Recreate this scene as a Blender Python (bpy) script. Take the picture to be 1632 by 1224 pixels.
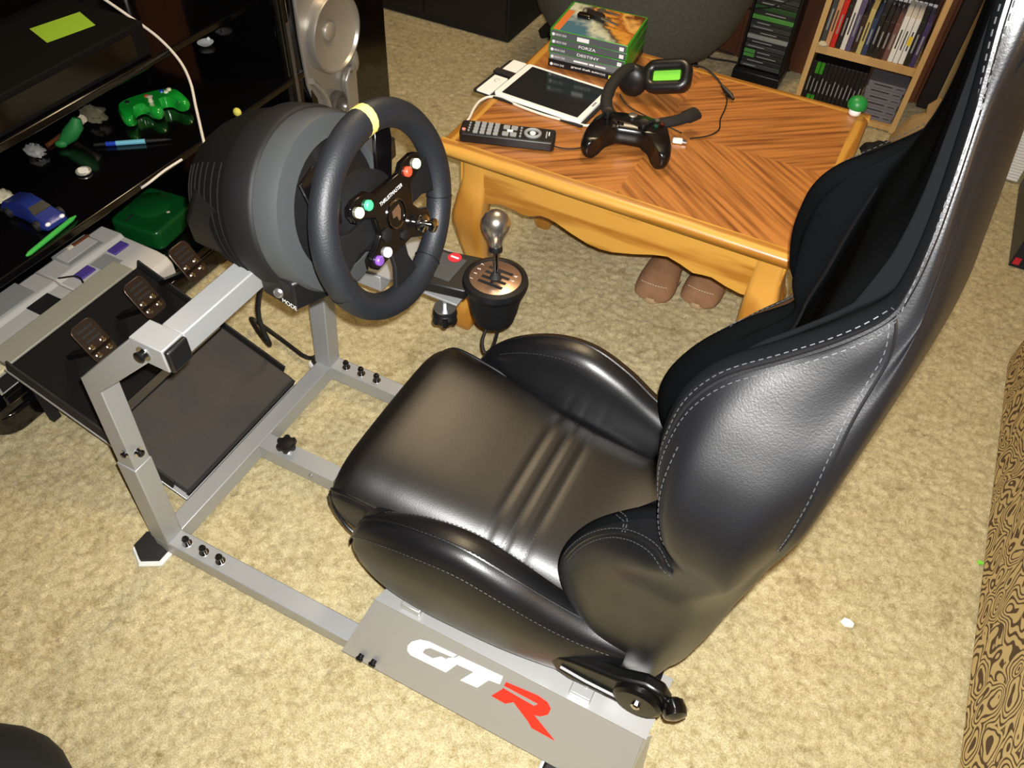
import bpy, math, random
from mathutils import Vector, Matrix
random.seed(7)
for o in list(bpy.data.objects): bpy.data.objects.remove(o)
SC = bpy.context.scene
COL = SC.collection
PI = math.pi

# ------------------------------------------------------------------ camera
YAW, PITCH, ROLL = math.radians(113.9365), math.radians(48.4462), math.radians(-3.8993)
CAM = Vector((0.90205, -0.42190, 1.40187)); FPX = 1279.0
_cy, _sy, _cp, _sp = math.cos(YAW), math.sin(YAW), math.cos(PITCH), math.sin(PITCH)
_f = Vector((_cy*_cp, _sy*_cp, -_sp)); _r = Vector((_sy, -_cy, 0)); _d = _f.cross(_r)
_cr, _sr = math.cos(ROLL), math.sin(ROLL)
CR = _cr*_r + _sr*_d; CD = -_sr*_r + _cr*_d; CF = _f
cam_data = bpy.data.cameras.new('camera'); cam = bpy.data.objects.new('camera', cam_data); COL.objects.link(cam)
cam_data.sensor_fit = 'HORIZONTAL'; cam_data.sensor_width = 36.0; cam_data.lens = FPX/1632*36.0
cam_data.clip_start = 0.02; cam_data.clip_end = 50
cam.matrix_world = Matrix(((CR.x, -CD.x, -CF.x, CAM.x), (CR.y, -CD.y, -CF.y, CAM.y), (CR.z, -CD.z, -CF.z, CAM.z), (0, 0, 0, 1)))
SC.camera = cam
# photograph measurements -> places in the room (z / y / x plane known)
def ray(px, py): return (CR*((px-816)/FPX) + CD*((py-612)/FPX) + CF)
def atz(px, py, z): v = ray(px, py); return CAM + v*((z-CAM.z)/v.z)
def aty(px, py, y): v = ray(px, py); return CAM + v*((y-CAM.y)/v.y)
def atx(px, py, x): v = ray(px, py); return CAM + v*((x-CAM.x)/v.x)
def atplane(px, py, p, n): v = ray(px, py); return CAM + v*((p-CAM).dot(n)/v.dot(n))

# ------------------------------------------------------------------ light
W = bpy.data.worlds.new('world'); SC.world = W; W.use_nodes = True
W.node_tree.nodes['Background'].inputs[0].default_value = (0.9, 0.75, 0.5, 1); W.node_tree.nodes['Background'].inputs[1].default_value = 0.02
def light(name, kind, loc, energy, color, radius, aim=None):
    d = bpy.data.lights.new(name, kind); d.energy = energy; d.color = color
    d.shadow_soft_size = radius
    o = bpy.data.objects.new(name, d); o.location = loc; COL.objects.link(o)
    if aim is not None: o.rotation_euler = (Vector(aim)-Vector(loc)).to_track_quat('-Z', 'Y').to_euler()
    return o
# the phone's flash beside the lens, and a warm table lamp beyond the sofa
fl = light('phone_flash', 'SPOT', CAM + CR*0.012 - CD*0.022, 178, (1.0, 0.985, 0.96), 0.006, CAM + CF*2 + CR*0.10 + CD*0.16)
fl.data.spot_size = math.radians(128); fl.data.spot_blend = 1.0
light('table_lamp_light', 'POINT', (2.05, -0.15, 1.30), 8, (1.0, 0.62, 0.22), 0.09)
light('ceiling_lamp_light', 'POINT', (0.15, 1.55, 2.25), 48, (1.0, 0.80, 0.52), 0.16)
VS = SC.view_settings; VS.view_transform = 'Standard'; VS.look = 'None'; VS.exposure = 0.0; VS.gamma = 1.0; VS.use_curve_mapping = False

# ------------------------------------------------------------------ helpers
def lin(c):
    out = []
    for v in c[:3]:
        v /= 255.0; out.append(v/12.92 if v <= 0.04045 else ((v+0.055)/1.055)**2.4)
    return (*out, 1)
MATS = {}
def mat(name, col, rough=0.5, metal=0.0, spec=0.5, bump=None, noise=None, trans=0.0, emit=0, coat=0, sheen=0):
    """plain procedural material; noise=(scale, amount, colour2); bump=(scale, strength)"""
    m = bpy.data.materials.new(name); m.use_nodes = True; nt = m.node_tree; b = nt.nodes['Principled BSDF']; b.inputs['Coat Roughness'].default_value = .28 if name == 'leather' else .1
    b.inputs['Base Color'].default_value = lin(col); b.inputs['Roughness'].default_value = rough
    b.inputs['Metallic'].default_value = metal; b.inputs['Specular IOR Level'].default_value = spec
    b.inputs['Transmission Weight'].default_value = trans; b.inputs['Coat Weight'].default_value = coat; b.inputs['Sheen Weight'].default_value = sheen
    tc = nt.nodes.new('ShaderNodeTexCoord')
    if noise:
        n = nt.nodes.new('ShaderNodeTexNoise'); n.inputs['Scale'].default_value = noise[0]; n.inputs['Detail'].default_value = 5
        nt.links.new(tc.outputs['Object'], n.inputs['Vector'])
        r = nt.nodes.new('ShaderNodeValToRGB'); r.color_ramp.elements[0].position = .5-noise[1]/2; r.color_ramp.elements[1].position = .5+noise[1]/2
        r.color_ramp.elements[0].color = lin(col); r.color_ramp.elements[1].color = lin(noise[2])
        nt.links.new(n.outputs['Fac'], r.inputs['Fac']); nt.links.new(r.outputs['Color'], b.inputs['Base Color'])
    if bump:
        n = nt.nodes.new('ShaderNodeTexNoise'); n.inputs['Scale'].default_value = bump[0]; n.inputs['Detail'].default_value = 3
        nt.links.new(tc.outputs['Object'], n.inputs['Vector'])
        bp = nt.nodes.new('ShaderNodeBump'); bp.inputs['Strength'].default_value = bump[1]; bp.inputs['Distance'].default_value = 0.002
        nt.links.new(n.outputs['Fac'], bp.inputs['Height']); nt.links.new(bp.outputs['Normal'], b.inputs['Normal'])
    MATS[name] = m
    return m
def wood(name, c1, c2, scale=18, rot=0.0, rough=0.35, stretch=(1, 7, 1), coat=0.3, axis='X', dist=6.0, wave=.6):
    m = bpy.data.materials.new(name); m.use_nodes = True; nt = m.node_tree; b = nt.nodes['Principled BSDF']
    tc = nt.nodes.new('ShaderNodeTexCoord'); mp = nt.nodes.new('ShaderNodeMapping'); mp.inputs['Rotation'].default_value = (0, 0, rot)
    mp2 = nt.nodes.new('ShaderNodeMapping'); mp2.inputs['Scale'].default_value = stretch
    nt.links.new(tc.outputs['Object'], mp.inputs['Vector']); nt.links.new(mp.outputs['Vector'], mp2.inputs['Vector'])
    wv = nt.nodes.new('ShaderNodeTexWave'); wv.bands_direction = 'Y' if axis == 'X' else axis; wv.inputs['Scale'].default_value = scale/10; wv.inputs['Distortion'].default_value = dist
    wv.inputs['Detail'].default_value = 3; wv.inputs['Detail Scale'].default_value = 1.2
    nt.links.new(mp2.outputs['Vector'], wv.inputs['Vector'])
    ns = nt.nodes.new('ShaderNodeTexNoise'); ns.inputs['Scale'].default_value = scale; ns.inputs['Detail'].default_value = 6
    nt.links.new(mp2.outputs['Vector'], ns.inputs['Vector'])
    mx = nt.nodes.new('ShaderNodeMix'); mx.data_type = 'FLOAT'; mx.inputs['Factor'].default_value = wave
    nt.links.new(ns.outputs['Fac'], mx.inputs['A']); nt.links.new(wv.outputs['Fac'], mx.inputs['B'])
    r = nt.nodes.new('ShaderNodeValToRGB'); r.color_ramp.elements[0].position = .25; r.color_ramp.elements[1].position = .62
    r.color_ramp.elements[0].color = lin(c2); r.color_ramp.elements[1].color = lin(c1)
    nt.links.new(mx.outputs['Result'], r.inputs['Fac']); nt.links.new(r.outputs['Color'], b.inputs['Base Color'])
    b.inputs['Roughness'].default_value = rough; b.inputs['Coat Weight'].default_value = coat; b.inputs['Coat Roughness'].default_value = .25
    MATS[name] = m
    return m

class MB:
    """collects geometry for one mesh"""
    def __init__(s): s.v = []; s.f = []
    def add(s, vs, fs):
        o = len(s.v); s.v += [Vector(x) for x in vs]; s.f += [[i+o for i in f] for f in fs]; return s
    def box(s, lo, hi):
        x0, y0, z0 = lo; x1, y1, z1 = hi
        return s.add([(x0,y0,z0),(x1,y0,z0),(x1,y1,z0),(x0,y1,z0),(x0,y0,z1),(x1,y0,z1),(x1,y1,z1),(x0,y1,z1)],
                     [(0,3,2,1),(4,5,6,7),(0,1,5,4),(1,2,6,5),(2,3,7,6),(3,0,4,7)])
    def obox(s, c, size, M=None):
        M = M or Matrix.Identity(3); c = Vector(c); a, b, d = (x/2 for x in size)
        vs = [c + M @ Vector(q) for q in [(-a,-b,-d),(a,-b,-d),(a,b,-d),(-a,b,-d),(-a,-b,d),(a,-b,d),(a,b,d),(-a,b,d)]]
        return s.add(vs, [(0,3,2,1),(4,5,6,7),(0,1,5,4),(1,2,6,5),(2,3,7,6),(3,0,4,7)])
    def bar(s, p, q, w, h, up=(0, 0, 1)):
        p = Vector(p); q = Vector(q); d = (q-p).normalized(); u = Vector(up); sd = d.cross(u).normalized(); u = sd.cross(d).normalized()
        M = Matrix((d, sd, u)).transposed()
        return s.obox((p+q)/2, ((q-p).length, w, h), M)
    def prism(s, pts, vec):
        n = len(pts); vec = Vector(vec); a = [Vector(p) for p in pts]
        return s.add(a + [p+vec for p in a], [list(range(n))[::-1], list(range(n, 2*n))] + [(i, (i+1) % n, n+(i+1) % n, n+i) for i in range(n)])
    def loft(s, secs, cap=True, closed=True):
        n = len(secs[0]); vs = [p for sec in secs for p in sec]; fs = []
        m = n if closed else n-1
        for k in range(len(secs)-1):
            for i in range(m):
                j = (i+1) % n; fs.append((k*n+i, k*n+j, (k+1)*n+j, (k+1)*n+i))
        if cap:
            fs.append(list(range(n))[::-1]); fs.append([(len(secs)-1)*n+i for i in range(n)])
        return s.add(vs, fs)
    def tube(s, pts, r, n=8, cap=True, closed=False, flat=1.0, up=None):
        pts = [Vector(p) for p in pts]; N = len(pts); rr = r if isinstance(r, (list, tuple)) else [r]*N
        secs = []; prev = Vector(up) if up else None
        for i, p in enumerate(pts):
            if closed: t = pts[(i+1) % N]-pts[i-1]
            else: t = pts[min(i+1, N-1)]-pts[max(i-1, 0)]
            t.normalize()
            if prev is None:
                prev = Vector((0, 0, 1)) if abs(t.z) < .9 else Vector((1, 0, 0))
            a = (prev - t*prev.dot(t)).normalized(); b = t.cross(a); prev = a
            secs.append([p + (a*math.cos(2*PI*k/n)*flat + b*math.sin(2*PI*k/n))*rr[i] for k in range(n)])
        if closed: secs.append(secs[0]); return s.loft(secs, cap=False)
        return s.loft(secs, cap=cap)
    def lathe(s, prof, c, axis=(0, 0, 1), n=24, sx=1.0, cap=True):
        c = Vector(c); ax = Vector(axis).normalized(); t = Vector((0, 1, 0)) if abs(ax.y) < .9 else Vector((1, 0, 0))
        a = (t - ax*t.dot(ax)).normalized(); b = ax.cross(a)
        secs = [[c + ax*h + (a*math.cos(2*PI*k/n)*sx + b*math.sin(2*PI*k/n))*max(r, 1e-5) for k in range(n)] for r, h in prof]
        return s.loft(secs, cap=cap)
    def ell(s, c, rad, n=20, m=12, M=None):
        M = M or Matrix.Identity(3); c = Vector(c); secs = []
        for j in range(m+1):
            t = -PI/2 + PI*j/m
            secs.append([c + M @ Vector((rad[0]*max(math.cos(t), 1e-3)*math.cos(2*PI*k/n), rad[1]*max(math.cos(t), 1e-3)*math.sin(2*PI*k/n), rad[2]*math.sin(t))) for k in range(n)])
        return s.loft(secs)
ROOT = {}
def setp(o, label=None, cat=None, group=None, kind=None):
    if label: o['label'] = label
    if cat: o['category'] = cat
    if group: o['group'] = group
    if kind: o['kind'] = kind
    return o
def thing(name, label, cat, loc=(0, 0, 0), rz=0.0, group=None):
    o = bpy.data.objects.new(name, None); o.empty_display_size = .05; COL.objects.link(o)
    o.location = loc; o.rotation_euler = (0, 0, rz)
    ROOT[o.name] = Matrix.Translation(Vector(loc)) @ Matrix.Rotation(rz, 4, 'Z')
    return setp(o, label, cat, group)
def obj(name, mb, m, parent=None, local=False, smooth=30, bevel=0.0, bseg=2, sub=0, label=None, kind=None):
    """one mesh object; vertices are world coordinates unless local (then in the thing's own frame)"""
    me = bpy.data.meshes.new(name); vs = mb.v
    R = ROOT.get(parent.name) if parent else None
    if R is not None and not local:
        Ri = R.inverted(); vs = [Ri @ v for v in vs]
    me.from_pydata([tuple(v) for v in vs], [], mb.f); me.validate()
    if smooth:
        me.polygons.foreach_set('use_smooth', [True]*len(me.polygons)); me.set_sharp_from_angle(angle=math.radians(smooth))
    me.materials.append(MATS[m] if isinstance(m, str) else m)
    o = bpy.data.objects.new(name, me); COL.objects.link(o)
    if parent:
        o.parent = parent
        if R is not None: ROOT[o.name] = R
    if bevel:
        b = o.modifiers.new('bevel', 'BEVEL'); b.width = bevel; b.segments = bseg; b.limit_method = 'ANGLE'; b.angle_limit = math.radians(40)
        b.harden_normals = False
    if sub:
        s = o.modifiers.new('sub', 'SUBSURF'); s.levels = sub; s.render_levels = sub
    return setp(o, label, None, None, kind)
def solo(name, mb, m, label, cat, loc=None, group=None, **k):
    """a thing that is a single mesh; origin moved to loc"""
    if loc is not None:
        L = Vector(loc); mb.v = [v-L for v in mb.v]
    o = obj(name, mb, m, **k)
    if loc is not None: o.location = loc
    return setp(o, label, cat, group)
def struct(name, mb, m, parent=None, **k):
    return setp(obj(name, mb, m, parent, **k), kind='structure')
def text(name, body, m, parent, origin, xdir, ydir, height=None, width=None, lift=0.0004, thick=0.0004, align='LEFT', bold=0.0):
    """flat lettering on a surface: world origin, reading direction and up direction"""
    cu = bpy.data.curves.new('lettering', 'FONT'); cu.body = body; cu.size = 1.0; cu.align_x = align; cu.offset = bold
    t = bpy.data.objects.new('lettering', cu); COL.objects.link(t)
    dg = bpy.context.evaluated_depsgraph_get(); me = bpy.data.meshes.new_from_object(t.evaluated_get(dg))
    vs = [v.co.copy() for v in me.vertices]; fs = [list(p.vertices) for p in me.polygons]
    bpy.data.objects.remove(t); bpy.data.curves.remove(cu); bpy.data.meshes.remove(me)
    if not vs: return None
    x0 = min(v.x for v in vs); x1 = max(v.x for v in vs); y0 = min(v.y for v in vs); y1 = max(v.y for v in vs)
    sy = height/(y1-y0) if height else width/(x1-x0); sx = width/(x1-x0) if width else sy
    X = Vector(xdir).normalized(); Y = Vector(ydir); Y = (Y-X*Y.dot(X)).normalized(); Z = X.cross(Y); O = Vector(origin)
    mb = MB(); mb.add([O + X*((v.x-(x0 if align == 'LEFT' else (x0+x1)/2))*sx) + Y*((v.y-y0)*sy) + Z*lift for v in vs], fs)
    return obj(name, mb, m, parent, smooth=0)
def cr(P, t):
    """Catmull-Rom through points P (tuples or Vectors) at t in [0, len-1]"""
    n = len(P); i = min(max(int(t), 0), n-2); u = t-i
    p1, p2 = P[i], P[i+1]; p0 = P[i-1] if i > 0 else p1*2-p2; p3 = P[i+2] if i+2 < n else p2*2-p1
    return 0.5*((p1*2) + (p2-p0)*u + (p0*2-p1*5+p2*4-p3)*u*u + (p1*3-p0-p2*3+p3)*u*u*u)
def spline(P, n=8):
    P = [Vector(p) for p in P]; return [cr(P, i/n) for i in range((len(P)-1)*n+1)]
def clspline(P, n=4):
    P = [Vector(p) for p in P]; N = len(P); Q = [P[-1]]+P+[P[0], P[1]]
    return [cr(Q, 1+i/n) for i in range(N*n)]
def rrect(hw, hh, r, n=4):
    """rounded rectangle outline (2D) centred on 0"""
    out = []
    for cx, cy, a0 in ((hw-r, hh-r, 0), (-hw+r, hh-r, PI/2), (-hw+r, -hh+r, PI), (hw-r, -hh+r, 3*PI/2)):
        for k in range(n+1):
            a = a0 + PI/2*k/n; out.append((cx+r*math.cos(a), cy+r*math.sin(a)))
    return out
def interp(T, z):
    """smooth rows: T = [(z, a, b, ...)]"""
    n = len(T)
    if z <= T[0][0]: return T[0][1:]
    if z >= T[-1][0]: return T[-1][1:]
    i = max(k for k in range(n-1) if T[k][0] <= z)
    z0, z1 = T[i][0], T[i+1][0]; h = z1-z0; u = (z-z0)/h; out = []
    for c in range(1, len(T[0])):
        a, b = T[i][c], T[i+1][c]
        m0 = (b-T[i-1][c])/(z1-T[i-1][0]) if i > 0 else (b-a)/h
        m1 = (T[i+2][c]-a)/(T[i+2][0]-z0) if i+2 < n else (b-a)/h
        out.append((2*u**3-3*u*u+1)*a + (u**3-2*u*u+u)*h*m0 + (-2*u**3+3*u*u)*b + (u**3-u*u)*h*m1)
    return out
def copy_tree(o, parent=None):
    c = o.copy(); COL.objects.link(c); c.parent = parent
    for ch in list(o.children): copy_tree(ch, c)
    return c
def rotm(ax, deg): return Matrix.Rotation(math.radians(deg), 3, ax)

# ------------------------------------------------------------------ materials
def carpet_mat():
    m = bpy.data.materials.new('carpet'); m.use_nodes = True; nt = m.node_tree; b = nt.nodes['Principled BSDF']; L = nt.links
    tc = nt.nodes.new('ShaderNodeTexCoord')
    def noise(scale, detail, rough=.6):
        n = nt.nodes.new('ShaderNodeTexNoise'); n.inputs['Scale'].default_value = scale; n.inputs['Detail'].default_value = detail; n.inputs['Roughness'].default_value = rough
        L.new(tc.outputs['Object'], n.inputs['Vector']); return n
    def ramp(src, p0, c0, p1, c1):
        r = nt.nodes.new('ShaderNodeValToRGB'); e = r.color_ramp.elements; e[0].position = p0; e[0].color = lin(c0); e[1].position = p1; e[1].color = lin(c1)
        L.new(src, r.inputs['Fac']); return r
    def mul(a, bb, f=1.0):
        x = nt.nodes.new('ShaderNodeMix'); x.data_type = 'RGBA'; x.blend_type = 'MULTIPLY'; x.inputs['Factor'].default_value = f
        L.new(a, x.inputs['A']); L.new(bb, x.inputs['B']); return x.outputs['Result']
    base = ramp(noise(5, 5, .65).outputs['Fac'], .3, (200, 187, 146), .7, (212, 201, 162))
    fib = ramp(noise(420, 2, .7).outputs['Fac'], .28, (190, 185, 174), .66, (255, 255, 255))
    blot = ramp(noise(55, 4, .8).outputs['Fac'], .30, (206, 198, 178), .58, (255, 255, 255))
    patch = ramp(noise(11, 8, .8).outputs['Fac'], .26, (170, 158, 130), .46, (255, 255, 255))
    stain = ramp(noise(48, 4, .8).outputs['Fac'], .245, (96, 84, 62), .30, (255, 255, 255))
    c = mul(mul(mul(mul(base.outputs['Color'], fib.outputs['Color']), blot.outputs['Color']), stain.outputs['Color']), patch.outputs['Color'])
    L.new(c, b.inputs['Base Color']); b.inputs['Roughness'].default_value = .95; b.inputs['Specular IOR Level'].default_value = .1
    b.inputs['Sheen Weight'].default_value = .15
    bp = nt.nodes.new('ShaderNodeBump'); bp.inputs['Strength'].default_value = .25; bp.inputs['Distance'].default_value = .002
    L.new(noise(180, 4).outputs['Fac'], bp.inputs['Height']); L.new(bp.outputs['Normal'], b.inputs['Normal'])
    MATS['carpet'] = m
carpet_mat()
mat('steel', (168, 170, 170), .42, .4, .5, bump=(900, .05))
mat('steel_panel', (182, 183, 181), .42, .6, .5)
mat('chrome', (200, 200, 200), .12, 1.0)
mat('zinc', (170, 172, 172), .3, .9)
mat('black_bolt', (16, 16, 17), .3, .3)
mat('black_plastic', (17, 17, 18), .42)
mat('hinge_black', (8, 8, 8), .3, 0, .4)
mat('rubber', (22, 22, 22), .7)
mat('black_gloss', (9, 8, 9), .12, coat=.5)
mat('pit_black', (8, 7, 7), .8, 0, .2)
mat('pad_black', (11, 11, 12), .26)
mat('black_matte', (16, 15, 14), .75)
mat('charcoal', (18, 18, 19), .6, .0, .3, bump=(700, .15))
mat('grey_plastic', (62, 65, 66), .45, 0, .4)
mat('leather', (10, 11, 14), .37, .0, .75, bump=(520, .09))
mat('leather_seat', (16, 14, 13), .40, .0, .65, bump=(520, .08))
mat('leather_rim', (25, 28, 33), .5, .0, .5, bump=(420, .2))
mat('thread', (54, 56, 58), .6)
mat('white_paint', (228, 228, 226), .45)
mat('white_plastic', (244, 244, 240), .4)
mat('red_paint', (214, 44, 28), .45)
mat('felt_white', (225, 225, 220), .9)
mat('yellow_band', (238, 222, 120), .6)
mat('btn_cream', (240, 236, 200), .35); mat('btn_green', (70, 180, 130), .35); mat('btn_red', (205, 75, 50), .35)
mat('btn_purple', (110, 70, 150), .35); mat('btn_white', (240, 240, 245), .35)
mat('bronze', (196, 164, 138), .26, .9)
mat('pedal_metal', (96, 84, 76), .26, .9)
mat('carpet_heel', (58, 51, 44), .8, bump=(300, .4), noise=(10, .5, (44, 42, 42)))
wood('oak', (198, 146, 62), (158, 104, 34), 15, 0, .40, (1, 9, 9), .12)
wood('oak_y', (198, 146, 62), (158, 104, 34), 15, PI/2, .40, (1, 9, 9), .12)
wood('oak_leg', (196, 142, 60), (164, 110, 38), 9, 0, .38, (6, 6, 1), .35, axis='X')
wood('veneer_a', (182, 118, 56), (112, 62, 24), 30, math.radians(38), .33, (.22, 4, 1), .35, wave=.16, dist=14)
wood('veneer_b', (182, 118, 56), (112, 62, 24), 30, math.radians(-38), .33, (.22, 4, 1), .35, wave=.16, dist=14)
wood('panelling', (104, 58, 26), (74, 38, 16), 10, 0, .5, (8, 8, 1), .15, axis='X')
wood('pine', (206, 170, 112), (182, 142, 86), 10, 0, .55, (9, 9, 1), .05, axis='X', dist=2.5)
mat('ceiling_paint', (215, 205, 185), .9)
mat('tan_paint', (176, 150, 100), .85)
mat('dark_trim', (26, 20, 18), .5)
mat('fabric_grey', (86, 86, 78), .95, bump=(600, .5), noise=(120, .6, (66, 66, 58)))
mat('suede', (150, 112, 80), .85, bump=(300, .3), noise=(30, .5, (126, 90, 62)))
mat('sole', (178, 152, 118), .8)
mat('silver_plastic', (176, 172, 164), .32, .55)
mat('silver_dark', (110, 108, 104), .3, .6)
mat('speaker_cone', (178, 172, 158), .42, .45)
mat('snes_grey', (196, 192, 184), .5); mat('snes_dark', (150, 150, 146), .55); mat('snes_purple', (84, 66, 150), .5)
mat('beige_plastic', (206, 196, 160), .5)
mat('lime_paper', (160, 205, 50), .85)
mat('green_clear', (28, 190, 60), .18, 0, .5, trans=.45, coat=.4)
mat('green_dark_clear', (16, 84, 36), .25, 0, .5, trans=.25)
mat('green_plastic', (60, 170, 70), .4)
mat('blue_car', (36, 52, 128), .25, .2, coat=.5)
mat('blue_pen', (30, 60, 170), .3); mat('sky_pen', (110, 180, 205), .35)
mat('white_cable', (226, 218, 204), .5)
mat('black_cable', (20, 18, 18), .5)
mat('screen', (26, 34, 36), .1, coat=.3)
mat('game_green', (52, 140, 34), .35, coat=.3)
mat('game_grey', (84, 86, 88), .4); mat('game_grey2', (112, 114, 116), .4); mat('game_black', (24, 24, 26), .4)
mat('pad_green', (124, 210, 60), .7)
mat('key_metal', (170, 168, 160), .25, .9)
mat('mark_white', (235, 235, 232), .6)
mat('mark_grey', (150, 152, 152), .6)
mat('tag_red', (190, 30, 48), .5)
mat('brown_bag', (150, 122, 78), .9, bump=(60, .6))
mat('toy_cream', (205, 196, 170), .7); mat('toy_green', (34, 120, 56), .6); mat('toy_yellow', (214, 208, 90), .6)
mat('copper_brown', (110, 62, 36), .4, .3)
mat('coin', (210, 208, 200), .35, .6)
mat('scrap', (238, 236, 228), .8)

def paisley_mat():
    m = bpy.data.materials.new('paisley'); m.use_nodes = True; nt = m.node_tree; b = nt.nodes['Principled BSDF']; L = nt.links
    tc = nt.nodes.new('ShaderNodeTexCoord'); n = nt.nodes.new('ShaderNodeTexNoise'); n.inputs['Scale'].default_value = 9; n.inputs['Detail'].default_value = 1.5
    L.new(tc.outputs['Object'], n.inputs['Vector'])
    mx = nt.nodes.new('ShaderNodeMix'); mx.data_type = 'VECTOR'; mx.inputs['Factor'].default_value = .16
    L.new(tc.outputs['Object'], mx.inputs['A']); L.new(n.outputs['Color'], mx.inputs['B'])
    v = nt.nodes.new('ShaderNodeTexVoronoi'); v.feature = 'F1'; v.inputs['Scale'].default_value = 16; L.new(mx.outputs['Result'], v.inputs['Vector'])
    s = nt.nodes.new('ShaderNodeMath'); s.operation = 'MULTIPLY'; s.inputs[1].default_value = 42; L.new(v.outputs['Distance'], s.inputs[0])
    w = nt.nodes.new('ShaderNodeMath'); w.operation = 'SINE'; L.new(s.outputs[0], w.inputs[0])
    n2 = nt.nodes.new('ShaderNodeTexNoise'); n2.inputs['Scale'].default_value = 70; L.new(tc.outputs['Object'], n2.inputs['Vector'])
    a = nt.nodes.new('ShaderNodeMath'); a.operation = 'MULTIPLY_ADD'; a.inputs[1].default_value = .35; a.inputs[2].default_value = .32
    L.new(w.outputs[0], a.inputs[0]); a2 = nt.nodes.new('ShaderNodeMath'); a2.operation = 'ADD'; L.new(a.outputs[0], a2.inputs[0])
    sc = nt.nodes.new('ShaderNodeMath'); sc.operation = 'MULTIPLY'; sc.inputs[1].default_value = .4; L.new(n2.outputs['Fac'], sc.inputs[0]); L.new(sc.outputs[0], a2.inputs[1])
    r = nt.nodes.new('ShaderNodeValToRGB'); e = r.color_ramp.elements; e[0].position = .36; e[0].color = lin((84, 62, 36)); e[1].position = .46; e[1].color = lin((204, 180, 124))
    L.new(a2.outputs[0], r.inputs['Fac']); L.new(r.outputs['Color'], b.inputs['Base Color']); b.inputs['Roughness'].default_value = .9
    MATS['paisley'] = m
paisley_mat()

# ------------------------------------------------------------------ the room
def floor():
    xs = [-1.4, -1.0] + [-0.66 + .0065*i for i in range(int(2.2/.0065)+1)] + [1.7, 2.4]
    ys = [-2.6, -1.4, -.7] + [-0.47 + .0065*i for i in range(int(3.06/.0065)+1)] + [2.62]
    rnd = random.Random(3); mb = MB(); vs = []; nx = len(xs); ny = len(ys)
    for j, y in enumerate(ys):
        for i, x in enumerate(xs):
            fine = 2 <= i < nx-2 and 3 <= j < ny-1
            vs.append((x+(rnd.uniform(-.002, .002) if fine else 0), y+(rnd.uniform(-.002, .002) if fine else 0), rnd.uniform(-.006, .0015) if fine else -.003))
    mb.v = [Vector(v) for v in vs]; mb.f = [(j*nx+i, j*nx+i+1, (j+1)*nx+i+1, (j+1)*nx+i) for j in range(ny-1) for i in range(nx-1)]
    return struct('floor', mb, 'carpet', smooth=180)
floor()
YB = 2.585
wb = struct('wall_back', MB().box((-1.4, YB+.012, 0), (1.06, YB+.1, 2.42)), 'panelling', smooth=0)
pw = [.20, .13, .24, .16, .10, .22]; x = -1.39; i = 0
while x < 1.045:
    w_ = min(pw[i % 6], 1.05-x); setp(obj('plank', MB().box((x+.002, YB, .0), (x+w_-.002, YB+.012, 2.42)), 'panelling', wb, bevel=.0015, smooth=0)); x += w_; i += 1
struct('wall_alcove', MB().box((1.06, YB, 0), (2.4, YB+.1, 2.42)), 'tan_paint', smooth=0)
struct('trim_1', MB().box((1.05, YB-.02, 0), (1.105, YB+.02, 2.42)), 'dark_trim', bevel=.003)
struct('wall_left', MB().box((-1.5, -2.6, 0), (-1.4, YB+.1, 2.42)), 'panelling', smooth=0)
struct('wall_right', MB().box((2.4, -2.6, 0), (2.5, YB+.1, 2.42)), 'tan_paint', smooth=0)
struct('wall_front', MB().box((-1.4, -2.7, 0), (2.4, -2.6, 2.42)), 'tan_paint', smooth=0)
struct('ceiling', MB().box((-1.4, -2.6, 2.42), (2.4, YB+.1, 2.5)), 'ceiling_paint', smooth=0)

# ------------------------------------------------------------------ simulator frame
FR = thing('simulator_frame', 'silver square-tube racing simulator frame bolted together under the black seat', 'frame', (.45, .275, 0))
T = .037; H0, H1 = .016, .055; WF = .55
def bolt(p, parent=FR, up=(0, 0, 1), r=.0062, washer=True, h=1.0):
    u = Vector(up).normalized(); p = Vector(p)
    b = obj('bolt', MB().lathe([(r*.75, 0), (r*.8, .010*h), (r, .011*h), (r*1.1, .016*h), (r*.8, .020*h), (r*.4, .0205*h)], p, u, 12), 'black_bolt', parent)
    if washer: obj('washer', MB().lathe([(r*1.5, 0), (r*1.5, .0015)], p, u, 12), 'chrome', b)
    return b
for y0 in (0, WF-T):
    obj('side_rail', MB().box((T-.002, y0, H0), (.93, y0+T, H1)), 'steel', FR, bevel=.002)
obj('crossbar', MB().box((0, 0, H0), (T, WF, H1)), 'steel', FR, bevel=.002)
obj('rear_crossbar', MB().box((.885, T, H0), (.92, WF-T, H1)), 'steel', FR, bevel=.002)
stub = MB()
y0, y1, x1 = .262, .299, .222
for lo, hi in (((T-.001, y0, H0), (x1, y0+.003, H1)), ((T-.001, y1-.003, H0), (x1, y1, H1)), ((T-.001, y0+.003, H1-.003), (x1, y1-.003, H1)), ((T-.001, y0+.003, H0), (x1, y1-.003, H0+.003))): stub.box(lo, hi)
obj('centre_bar', stub, 'steel', FR)
kb = obj('locking_knob', MB().lathe([(.006, .004), (.006, .016), (.016, .017), (.018, .022), (.016, .028), (.006, .030)], (.098, .281, H1), (0, 0, 1), 20), 'black_plastic', FR)
lob = MB()
for k in range(6):
    a = k*PI/3; lob.lathe([(.006, .017), (.007, .022), (.006, .0285)], (.098+.015*math.cos(a), .281+.015*math.sin(a), H1), (0, 0, 1), 8)
obj('knob_grip', lob, 'black_plastic', kb)
obj('knob_collar', MB().lathe([(.008, 0), (.008, .006)], (.098, .281, H1), (0, 0, 1), 12), 'chrome', kb)
obj('side_screw', MB().lathe([(.004, 0), (.004, .003)], (.165, y0, .037), (0, -1, 0), 10), 'zinc', FR)
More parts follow.
